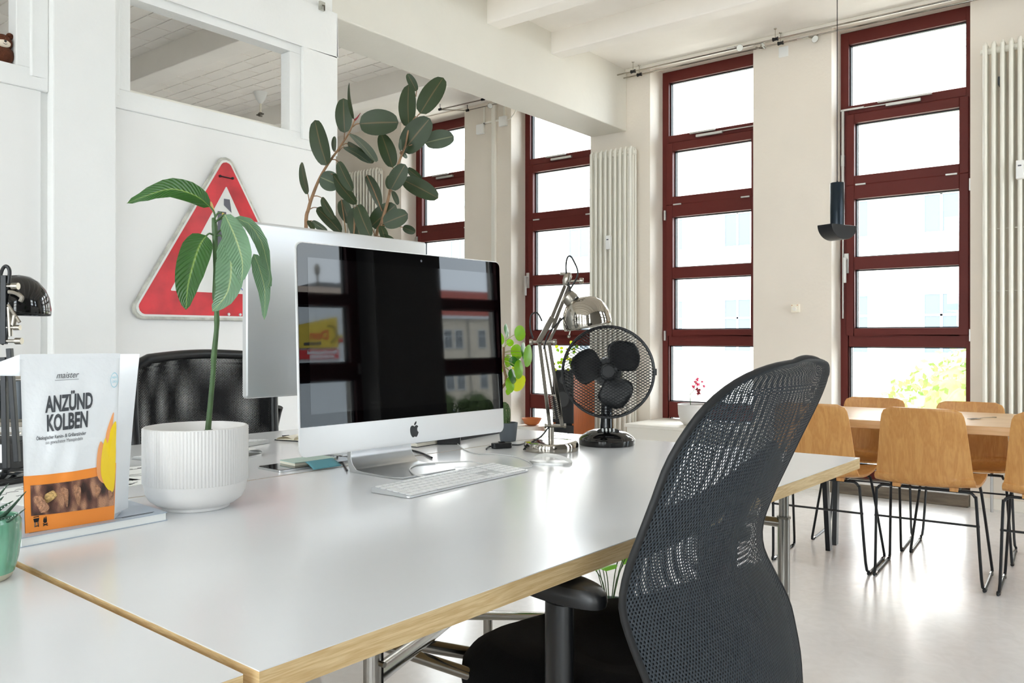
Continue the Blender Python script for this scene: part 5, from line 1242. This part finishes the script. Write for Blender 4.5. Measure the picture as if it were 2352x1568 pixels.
def backf(s, t, o_=0):
    k_ = t*(len(cl)-1); i = min(int(k_), len(cl)-2); fr = k_-i
    a = cl[i].lerp(cl[i+1], fr); b = crr[i].lerp(crr[i+1], fr); p = a.lerp(b, s)
    bl = .040*(1-(2*s-1)**2)*(1 if t < .85 else max(0, (1-t)/.15)**.5)
    return p+V((bl+o_, 0, .006*(1-(2*s-1)**2)*(t > .8)))
hgt = .66
g = place('task_chair', 'black office chair with a tall hourglass mesh back at the main desk', 'chair', (-.80, 1.25, 0))
uvf = lambda a, b: ((a-.5)*.42*(1+.0*b), b*hgt)
MB().grid(lambda a, b: backf(a, b), 40, 60, uvf).build('rear_mesh', 'back_net', g, smooth='all')
MB().grid(lambda a, b: backf(.02+a*.96, .02+b*.96, -.030*(1-(2*a-1)**2)**.5-.002), 30, 50, uvf).build('front_mesh', 'front_net', g, smooth='all')
loop = [backf(0, t/40) for t in range(41)]+[backf(s/14, 1) for s in range(1, 14)]+[backf(1, 1-t/40) for t in range(41)]+[backf(1-s/10, 0) for s in range(1, 10)]
MB().tube([p+V((-.004, 0, 0)) for p in loop], [.0055]*len(loop), 10, closed=True).build('frame_rim', 'matte_black', g, smooth=True)
# inner support: spine, branches to the sides, lower shell
def strip(pts, w_, o_, nm, th=.006):
    pts = [(a, b) for a, b in pts]; P_, _ = crom([V((a, b, 0)) for a, b in pts], [0]*len(pts), 6); wr = [w_]*len(P_) if not isinstance(w_, list) else crom([V((0, 0, 0))]*len(w_), w_, 6)[1]
    vs = []; k_ = len(P_)
    for i, p in enumerate(P_):
        a, b = P_[max(0, i-1)], P_[min(k_-1, i+1)]; d = V(((b.x-a.x)*.42, (b.y-a.y)*hgt, 0)).normalized(); nx, ny = -d.y/.42, d.x/hgt
        for sgn in (-1, 1):
            s_ = min(.985, max(.015, p.x+nx*wr[i]*sgn)); t_ = min(.99, max(.005, p.y+ny*wr[i]*sgn)); vs.append(backf(s_, t_, o_))
    MB().add(vs, [(2*i, 2*i+1, 2*i+3, 2*i+2) for i in range(k_-1)]).build(nm, 'matte_black', g, smooth='all', solid=th)
strip([(.52, .02), (.52, .25), (.53, .45), (.55, .64)], [.06, .052, .045, .03], -.012, 'spine')
strip([(.56, .63), (.38, .59), (.20, .555), (.02, .53)], [.035, .028, .026, .03], -.010, 'side_branch')
strip([(.54, .63), (.70, .60), (.85, .575), (.985, .56)], [.035, .028, .026, .03], -.010, 'side_branch')
MB().grid(lambda a, b: backf(.02+.96*a, .005+b*(.385+.02*(1-2*a)+.02*sin(pi*a)), -.012), 20, 14).build('lower_shell', 'matte_black', g, smooth='all', solid=.006)
for s_ in (.03, .97):
    MB().grid(lambda a, b: backf(s_+(a-.5)*.05 if s_ < .5 else s_+(a-.5)*.05, .33+b*.62, -.008), 3, 20).build('side_band', 'matte_black', g, smooth='all')
MB().tube([backf(.97, .10, -.01), backf(.97, .0, .012), V((-.50, 1.42, .36)), V((-.62, 1.38, .34))], [.012, .018, .022, .02], 12, smooth=4).build('back_bracket', 'black_plastic', g, smooth=True)
MB().tube([backf(.03, .10, -.01), backf(.03, .0, .0), V((-.54, 1.12, .36)), V((-.64, 1.15, .34))], [.012, .018, .022, .02], 12, smooth=4).build('back_bracket', 'black_plastic', g, smooth=True)
# seat cushion, turned a little like the back
ca = radians(12); SX = V((-cos(ca), sin(ca), 0)); SY_ = V((sin(ca), cos(ca), 0)); so = V((-.762, 1.287, 0))
def seatpt(th, k_, z):
    x = math.copysign(abs(cos(th))**.72, cos(th))*.265*k_; y = math.copysign(abs(sin(th))**.72, sin(th))*.255*k_
    return so+SX*x+SY_*y+UP*z
mb = MB(); rings = [(.93, .422), (.985, .437), (1.0, .462), (.99, .485), (.94, .502), (.82, .512), (.55, .507), (.25, .501), (.0, .499)]; N = 48
vs = [seatpt(2*pi*k_/N, kk_, z+(.010*cos(2*pi*k_/N)*-1*(kk_**2)+.018*abs(sin(2*pi*k_/N))*(kk_ > .5)*(kk_ < .9))) for kk_, z in rings for k_ in range(N)]
fs = [(i*N+k_, i*N+(k_+1) % N, (i+1)*N+(k_+1) % N, (i+1)*N+k_) for i in range(len(rings)-1) for k_ in range(N)]+[tuple(range(N-1, -1, -1))]
mb.add(vs, fs).build('seat_cushion', 'seat_fabric', g, smooth='all')
mb = MB(); rings = [(.80, .39), (.92, .40), (.97, .418), (.955, .428)]
vs = [seatpt(2*pi*k_/N, kk_, z) for kk_, z in rings for k_ in range(N)]
mb.add(vs, [(i*N+k_, i*N+(k_+1) % N, (i+1)*N+(k_+1) % N, (i+1)*N+k_) for i in range(3) for k_ in range(N)]+[tuple(range(N-1, -1, -1))]).build('seat_pan', 'black_plastic', g, smooth=True)
MB().box((-.90, 1.17, .32), (-.70, 1.36, .38)).build('mechanism', 'matte_black', g, bevel=.01)
MB().tube([so+UP*.10, so+UP*.33], .025, 20).build('gas_column', 'chrome', g, smooth=True)
MB().lathe([(.045, .07), (.05, .08), (.045, .125), (.03, .13)], 24, c=so).build('base_hub', 'black_plastic', g, smooth=True)
for k_ in range(5):
    a = radians(20+72*k_); d = V((cos(a), sin(a), 0)); b = MB().tube([so+UP*.105+d*.03, so+UP*.095+d*.17, so+UP*.07+d*.30], [.022, .018, .013], 10).build('base_arm', 'black_plastic', g, smooth=True)
    e_ = d.cross(UP); q = so+d*.305
    for s_ in (-1, 1): MB().lathe([(.02, 0), (.026, .003), (.026, .017), (.02, .02)], 20, c=q+UP*.0275+e_*(s_*.013)-e_*.01, axis=e_).build('caster_wheel', 'black_plastic', b, smooth=True)
def armrest(px, py):
    p = V((px, py, 0))
    po = [(cos(t)*.027, sin(t)*.017) for t in [2*pi*k_/16 for k_ in range(16)]]
    MB().prism(po, .22, org=p+UP*.445, X=SX, Y=SY_).build('arm_post', 'black_plastic', g, smooth=True)
    MB().tube([p+UP*.46, p+UP*.43, so+(p-so)*.6+UP*.39, so+(p-so)*.3+UP*.37], [.026, .026, .024, .02], 12, smooth=4, flat=.7).build('arm_support', 'black_plastic', g, smooth=True)
    mb = MB(); rings = [(.72, .671), (.97, .676), (1.0, .685), (.98, .695), (.90, .702), (.6, .705), (0, .706)]; N_ = 40
    vs = []
    for kk_, z in rings:
        for q in range(N_):
            th = 2*pi*q/N_; x = math.copysign(abs(cos(th))**.8, cos(th))*.105*kk_; y = math.copysign(abs(sin(th))**.8, sin(th))*(.037+.006*cos(th))*kk_; vs.append(p+SX*(x+.012)+SY_*y+UP*z)
    mb.add(vs, [(i*N_+q, i*N_+(q+1) % N_, (i+1)*N_+(q+1) % N_, (i+1)*N_+q) for i in range(len(rings)-1) for q in range(N_)]+[tuple(range(N_-1, -1, -1))]).build('arm_pad', 'black_plastic', g, smooth=True)
armrest(-.709, 1.024); armrest(-.70, 1.535)
# ---- mesh chair behind the rear desk (faces +x)
g = place('office_chair', 'black mesh-backed office chair behind the rear desk, under the warning sign', 'chair', (-2.78, 1.62, 0))
def obk(s, t, o_=0):
    y = 1.62+(s*2-1)*(.262+.02*t-.012*t*t); z = .58+.415*t+.012*sin(pi*s)*t; x = -2.60-.035*t-.030*sin(pi*s)+.05*(t-.4)**2
    if t > .86:
        k_ = (t-.86)/.14; m_ = 1-(1-math.sqrt(max(0, 1-k_*k_)))*.19; y = 1.62+(y-1.62)*m_
    return V((x+o_, y, z))
MB().grid(lambda a, b: obk(.03+a*.94, .02+b*.95), 30, 30, lambda a, b: (a*.52, b*.42)).build('rear_mesh', 'far_net', g, smooth='all')
MB().grid(lambda a, b: obk(.03+a*.94, .02+b*.95, -.018*sin(pi*a)), 20, 20, lambda a, b: (a*.53+.001, b*.43)).build('front_mesh', 'far_net', g, smooth='all')
lp = [obk(0, t/24) for t in range(25)]+[obk(s/16, 1) for s in range(1, 16)]+[obk(1, 1-t/24) for t in range(25)]+[obk(1-s/16, 0) for s in range(1, 16)]
MB().tube(lp, .017, 10, closed=True).build('frame_rim', 'black_plastic', g, smooth=True)
MB().grid(lambda a, b: obk(.1+a*.8, .16+b*.13+.03*sin(pi*a), .012), 16, 4).build('lumbar_band', 'matte_black', g, smooth='all', solid=.006)
MB().tube([(-2.66, 1.62, .66), (-2.70, 1.62, .50), (-2.66, 1.62, .40)], .022, 10, smooth=3).build('back_support', 'black_plastic', g, smooth=True)
oc = V((-2.42, 1.62, 0)); mb = MB(); rings = [(.9, .40), (1, .43), (.98, .465), (.85, .482), (.4, .478), (0, .476)]
vs = [oc+V((math.copysign(abs(cos(2*pi*k_/40))**.7, cos(2*pi*k_/40))*.24*kk_, math.copysign(abs(sin(2*pi*k_/40))**.7, sin(2*pi*k_/40))*.25*kk_, z)) for kk_, z in rings for k_ in range(40)]
mb.add(vs, [(i*40+k_, i*40+(k_+1) % 40, (i+1)*40+(k_+1) % 40, (i+1)*40+k_) for i in range(5) for k_ in range(40)]+[tuple(range(39, -1, -1))]).build('seat_cushion', 'seat_fabric', g, smooth='all')
MB().tube([oc+UP*.1, oc+UP*.40], .025, 16).build('gas_column', 'chrome', g, smooth=True)
for s_ in (-1, 1):
    q = V((-2.46, 1.62+s_*.30, 0)); MB().tube([oc+V((-.05, s_*.15, .40)), q+UP*.42, q+UP*.60], .018, 10, smooth=3).build('arm_post', 'black_plastic', g, smooth=True)
    MB().box((q.x-.11, q.y-.035, .60), (q.x+.09, q.y+.035, .628)).build('arm_pad', 'black_plastic', g, bevel=.012, seg=3)
MB().tube([(-2.645, 1.885, .62), (-2.64, 1.925, .78), (-2.63, 1.925, .80)], .014, 10).build('coat_clip', 'black_plastic', g, smooth=True)
for k_ in range(5):
    a = radians(72*k_+10); d = V((cos(a), sin(a), 0)); b = MB().tube([oc+UP*.105+d*.02, oc+UP*.07+d*.30], [.022, .014], 10).build('base_arm', 'black_plastic', g, smooth=True)
    MB().sphere(oc+d*.31+UP*.03, .03, 14, 10).build('caster', 'black_plastic', b, smooth='all')
# ---- loudspeaker
g = place('loudspeaker', 'tall loudspeaker with wooden sides standing by the far radiator, behind the fan', 'speaker', (-3.632, 5.45, 0))
x0, x1, y0, y1, zt2 = -3.731, -3.533, 5.30, 5.60, .812
for xx in (x0, x1-.018): MB().box((xx, y0, 0), (xx+.018, y1, zt2)).build('side_panel', 'speaker_wood', g, bevel=.002)
MB().box((x0+.018, y0+.012, 0), (x1-.018, y1, zt2)).build('cabinet', 'speaker_black', g)
MB().box((x0+.001, y0-.008, .40), (x1-.001, y0+.012, zt2-.004)).build('front_panel', 'speaker_black', g, bevel=.003)
MB().box((x0+.001, y0-.008, .02), (x1-.001, y0+.012, .385)).build('front_panel', 'speaker_black', g, bevel=.003)
for zz, r in ((.735, .035), (.585, .07), (.25, .07)):
    c_ = (x0+.099, y0-.008, zz); MB().lathe([(r, 0), (r*.97, .004), (r*.85, .003)], 32, c=c_, axis=(0, -1, 0), cap1=False).build('driver_ring', 'speaker_black', g, smooth=True)
    MB().lathe([(r*.85, .003), (r*.35, -.004), (r*.3, .002), (0, .006)], 32, c=c_, axis=(0, -1, 0)).build('driver_cone', 'cone_grey', g, smooth=True)
MB().box((x0+.06, y0-.0095, .372), (x0+.12, y0-.0075, .378)).build('badge', 'alu', g)
# trailing plant on the speaker
tp = V((-3.63, 5.47, .812))
g = place('trailing_plant', 'light green plant with small leaves on top of the loudspeaker', 'plant', tp)
MB().lathe([(.04, 0), (.055, .07), (.051, .07), (.048, .06), (0, .058)], 24, c=tp).build('pot', 'grey_pot', g, smooth=True)
R = random.Random(21)
for i in range(9):
    u = R.uniform(1268, 1330); v = R.uniform(795, 860); e_ = ond(u, v, 6.45+R.uniform(-.08, .05)); m_ = (tp+UP*.06+e_)/2+UP*.04
    o = MB().tube([tp+UP*.055, m_, e_], .0018, 5, smooth=4).build('stem', 'stem_pale', g, smooth='all')
    for q in range(5):
        c_ = m_.lerp(e_, q/4)+V((R.uniform(-.02, .02), R.uniform(-.01, .01), R.uniform(-.015, .015))); d = V((R.uniform(-1, 1), R.uniform(-.4, .4), R.uniform(-.6, .8))).normalized()
        lf_ = leaf('leaf', 'pilea_leaf' if q % 2 else 'pilea_yellow', o, [c_, c_+d*.018+UP*.003, c_+d*.034], .026, nl=4)
# orange thing under the window
g = place('orange_bowl', 'orange patterned bowl on a low stand seen under the chrome lamp arm', 'bowl', (-4.05, 5.45, .0))
MB().lathe([(.12, 0), (.12, .34)], 24, c=(-4.05, 5.45, 0)).build('stand', 'trim_paint', g, smooth=True)
MB().lathe([(.03, 0), (.06, .015), (.085, .06), (.082, .06), (.055, .02), (0, .012)], 32, c=(-4.05, 5.45, .34)).build('bowl_body', 'orange_item', g, smooth=True)
# ---- orchid on the white ledge
op_ = V((-2.725, 5.70, .41))
g = place('orchid', 'pink orchid in a round white pot on the low white ledge', 'plant', op_)
MB().lathe([(.06, 0), (.075, .006), (.098, .035), (.112, .08), (.116, .155), (.109, .155), (.105, .14), (0, .138)], 48, c=op_).build('pot', 'ceramic_white', g, smooth=True)
MB().lathe([(0, .141), (.105, .1405)], 24, c=op_).build('soil', 'soil', g)
def OQ(x, y, dd=0): return ond(1400+x/7.35, 860+y/7.35, 6.16+dd)
MB().tube([op_+V((-.02, 0, .14)), OQ(1360, 350), OQ(1385, 310), OQ(1420, 270), OQ(1440, 200), OQ(1480, 90)], .0028, 6, smooth=5).build('stem', 'stem_green', g, smooth='all')
R = random.Random(3)
for (x, y, w_, m_) in ((1480, 80, 75, 'pink_petal'), (1440, 125, 60, 'pink_petal'), (1485, 165, 85, 'pink_petal'), (1410, 205, 70, 'pink_petal'), (1490, 255, 100, 'wine_petal'), (1500, 315, 80, 'wine_petal'), (1590, 195, 60, 'pink_petal'), (1560, 120, 50, 'pink_petal')):
    c_ = OQ(x, y, R.uniform(-.02, .02)); L_ = w_/2/7.35/1887*6.16
    o = MB().sphere(c_, .005, 8, 6).build('flower', 'wine_petal', g, smooth='all')
    for k_ in range(5):
        a = 2*pi*k_/5+R.random(); d = RT*cos(a)+UP*sin(a)-FW*.25
        leaf('petal', m_, o, [c_, c_+d*L_*.6-FW*.004, c_+d*L_], L_*.75, nl=4, nrm=(-FW+d*.3))
# ---- green plant on the floor under the desk line
fp_ = V((-1.375, 2.27, 0))
g = place('floor_plant', 'light green leafy plant on the floor, glimpsed above the armrest', 'plant', fp_)
MB().lathe([(.09, 0), (.12, .2), (.112, .2), (.108, .17), (0, .165)], 32, c=fp_).build('pot', 'grey_pot', g, smooth=True)
R = random.Random(8)
for i in range(10):
    a = 2*pi*i/10; r = R.uniform(.05, .13); e_ = fp_+V((cos(a)*r, sin(a)*r, R.uniform(.30, .41))); d = V((cos(a), sin(a), .35))
    leaf('leaf', 'bright_leaf', g, [e_, e_+d*.07+UP*.012, e_+d*.14-UP*.01], .095, nl=6, nrm=UP, petiole=[fp_+UP*.165, (fp_+e_)/2+UP*.12, e_])
# ================================================================ outside
def house(label, origin, rotz, xs, rows, z0, zeave, zridge, depth, wm='facade', w_=.95, h_=1.75, pipes=(), roof='roof_tile', ovals=False):
    g = thing('building', label, 'building', origin, rotz)
    x0, x1 = xs[0]-2.2, xs[-1]+2.2
    B = lambda mb, nm, m, p=g, **k: mb.build(nm, m, p, world=False, **k)
    B(MB().box((x0, 0, z0), (x1, depth, zeave)), 'wall', wm)
    B(MB().box((x0-.2, -.35, zeave), (x1+.2, .1, zeave+.28)), 'cornice', 'facade_white')
    B(MB().add([(x0-.2, -.3, zeave+.28), (x1+.2, -.3, zeave+.28), (x1+.2, depth*.5, zridge), (x0-.2, depth*.5, zridge), (x0-.2, depth+.3, zeave+.28), (x1+.2, depth+.3, zeave+.28)], [(0, 1, 2, 3), (3, 2, 5, 4), (0, 3, 4), (1, 5, 2), (0, 4, 5, 1)]), 'roof', roof)
    for z in rows:
        for x in xs:
            f = B(MB().box((x-w_/2-.07, -.05, z-.07), (x-w_/2, .02, z+h_+.07)).box((x+w_/2, -.05, z-.07), (x+w_/2+.07, .02, z+h_+.07)).box((x-w_/2, -.05, z+h_), (x+w_/2, .02, z+h_+.07)).box((x-w_/2-.12, -.14, z-.12), (x+w_/2+.12, .02, z-.04)).box((x-.04, -.05, z), (x+.04, .02, z+h_)).box((x-w_/2, -.05, z+h_*.62), (x+w_/2, .02, z+h_*.62+.07)), 'window_frame', 'facade_white')
            MB().box((x-w_/2, -.025, z-.03), (x+w_/2, .0, z+h_)).build('pane', 'facade_glass', f, world=False)
    for x in pipes: B(MB().tube([(x, -.1, z0), (x, -.1, zeave)], .06, 8), 'drainpipe', 'grey_pot')
    return g
wz = [(-2.2+3.3*k) for k in range(0, 0)]
# seen mirrored in the big screen, through the right-hand windows
ys = [49.2, 50.7, 54.0, 56.1, 57.6, 60.9, 64.2, 65.7]
house('long grey house with red tiled roof, mirrored in the right half of the big screen', (60, 0, 0), -pi/2, [-y for y in reversed(ys)], [4.35, .05, -3.8, -7.4], -10, 7.3, 10.9, 9, pipes=[-58.9, -52.3])
g = thing('building', 'pale blue-white hall with a yellow billboard, mirrored in the left of the big screen', 'building', (22, 17, -10), 0)
MB().box((22, 9, -10), (30, 21.5, 4.3)).build('wall', 'facade_white', g)
MB().box((21.8, 8.8, 4.3), (30.2, 21.7, 4.5)).build('roof', 'roof_grey', g)
MB().box((24, 19.0, 4.5), (25.4, 19.6, 5.1)).build('roof_hatch', 'grey_pot', g)
MB().box((24, 17.6, 4.5), (26.4, 18.4, 5.0)).build('roof_hatch', 'grey_pot', g)
MB().lathe([(.04, 4.5), (.04, 5.1), (.09, 5.2), (.11, 5.4), (.05, 5.55)], 12, c=(23.2, 17.1, 0)).build('roof_vent', 'dark_steel', g, smooth=True)
b = MB().prism([(-17.0, 2.36), (-12.5, 2.36), (-12.5, 2.6), (-17.0, 3.46)], .1, org=(21.9, 0, 0), X=V((0, -1, 0)), Y=UP, Z=V((1, 0, 0))).build('billboard', 'billboard_yellow', g)
b2 = MB().box((21.9, 13.5, 1.97), (22.0, 17.0, 2.29)).build('billboard', 'billboard_red', g)
MB().box((21.93, 17.05, 2.72), (22.0, 19.2, 2.80)).build('facade_stripe', 'billboard_yellow', g)
MB().box((21.93, 17.05, 2.56), (22.0, 19.2, 2.66)).build('facade_stripe', 'billboard_red', g)
def bt(nm, s_, y, z, sz, m, par): text_on(nm, s_, sz, m, par, lambda a, b_: V((21.885, y-a, z+b_)), bold=.012)
bt('lettering', 'Don', 16.62, 2.66, .44, 'billboard_red', b); bt('lettering', 'Einrichten', 16.28, 2.46, .17, 'ink', b)
MB().tube([V((21.88, 16.66+sin(t*pi/12)*.27, 2.85+cos(t*pi/12)*.30)) for t in range(-1, 13)], .035, 6, flat=.4).build('ring_logo', 'ink', b)
bt('lettering', '36x in Deutschland', 16.93, 2.15, .155, 'facade_white', b2); bt('lettering', 'und 6x in Berlin', 16.80, 2.01, .155, 'facade_white', b2)
# seen straight through the window wall
house('pale rendered house across the street, faint through the middle windows', (-22.5, 30, 0), 0, [-14.2, -11.4, -7, -4.2, 0, 2.8, 7.2, 10, 14.2, 17, 21.2], [4.6, .6, -3.4, -7], -10, 7.4, 11, 9, w_=1.0, h_=1.9, pipes=[-2.1, 5], roof='roof_grey', wm='facade_pale')
struct(MB().box((-120, 8, -10.2), (120, 120, -10)).box((3, -60, -10.2), (120, 8, -10)), 'ground', 'ground_out')
icoc = {}
def tree(label, x, y, zc, r, seed, fm='foliage_dark'):
    g = thing('tree', label, 'tree', (x, y, -10), group='street trees outside the windows'); R = random.Random(seed)
    MB().tube([(x, y, -10), (x+.1, y, zc-r*.5), (x, y, zc)], [.22, .16, .05], 8).build('trunk', 'bark', g, smooth=True)
    mb = MB()
    for i in range(9):
        a = R.uniform(0, 6.28); q = R.uniform(0, .62)*r
        mb.sphere((x+cos(a)*q, y+sin(a)*q, zc+R.uniform(-.45, .5)*r), r*R.uniform(.35, .55), 12, 8)
    for i in range(1600):
        a = R.uniform(0, 6.28); e_ = R.uniform(-1, 1); k_ = r*R.uniform(.8, 1.08); c_ = V((x+cos(a)*math.sqrt(1-e_*e_)*k_, y+sin(a)*math.sqrt(1-e_*e_)*k_, zc+e_*k_*.9)); s_ = r*.05
        d = V((R.uniform(-1, 1), R.uniform(-1, 1), R.uniform(-1, 1))).normalized(); f_ = d.orthogonal().normalized()
        mb.add([c_-d*s_, c_+f_*s_*.6, c_+d*s_, c_-f_*s_*.6], [(0, 1, 2, 3)])
    o = mb.build('crown', fm, g, smooth='all', weld=False); o['kind'] = 'stuff'
tree('street tree mirrored at the lower left of the right-hand reflection', 46, 42.0, -1.6, 2.0, 1)
tree('street tree mirrored in the middle of the right-hand reflection', 46.5, 46.6, -1.5, 1.6, 2)
tree('tall street tree mirrored at the right end of the right-hand reflection', 43, 48.6, -.2, 1.8, 3)
tree('pale green tree outside the lowest panes of the right window', -3.1, 22, -1.3, 2.3, 4, 'foliage_pale')
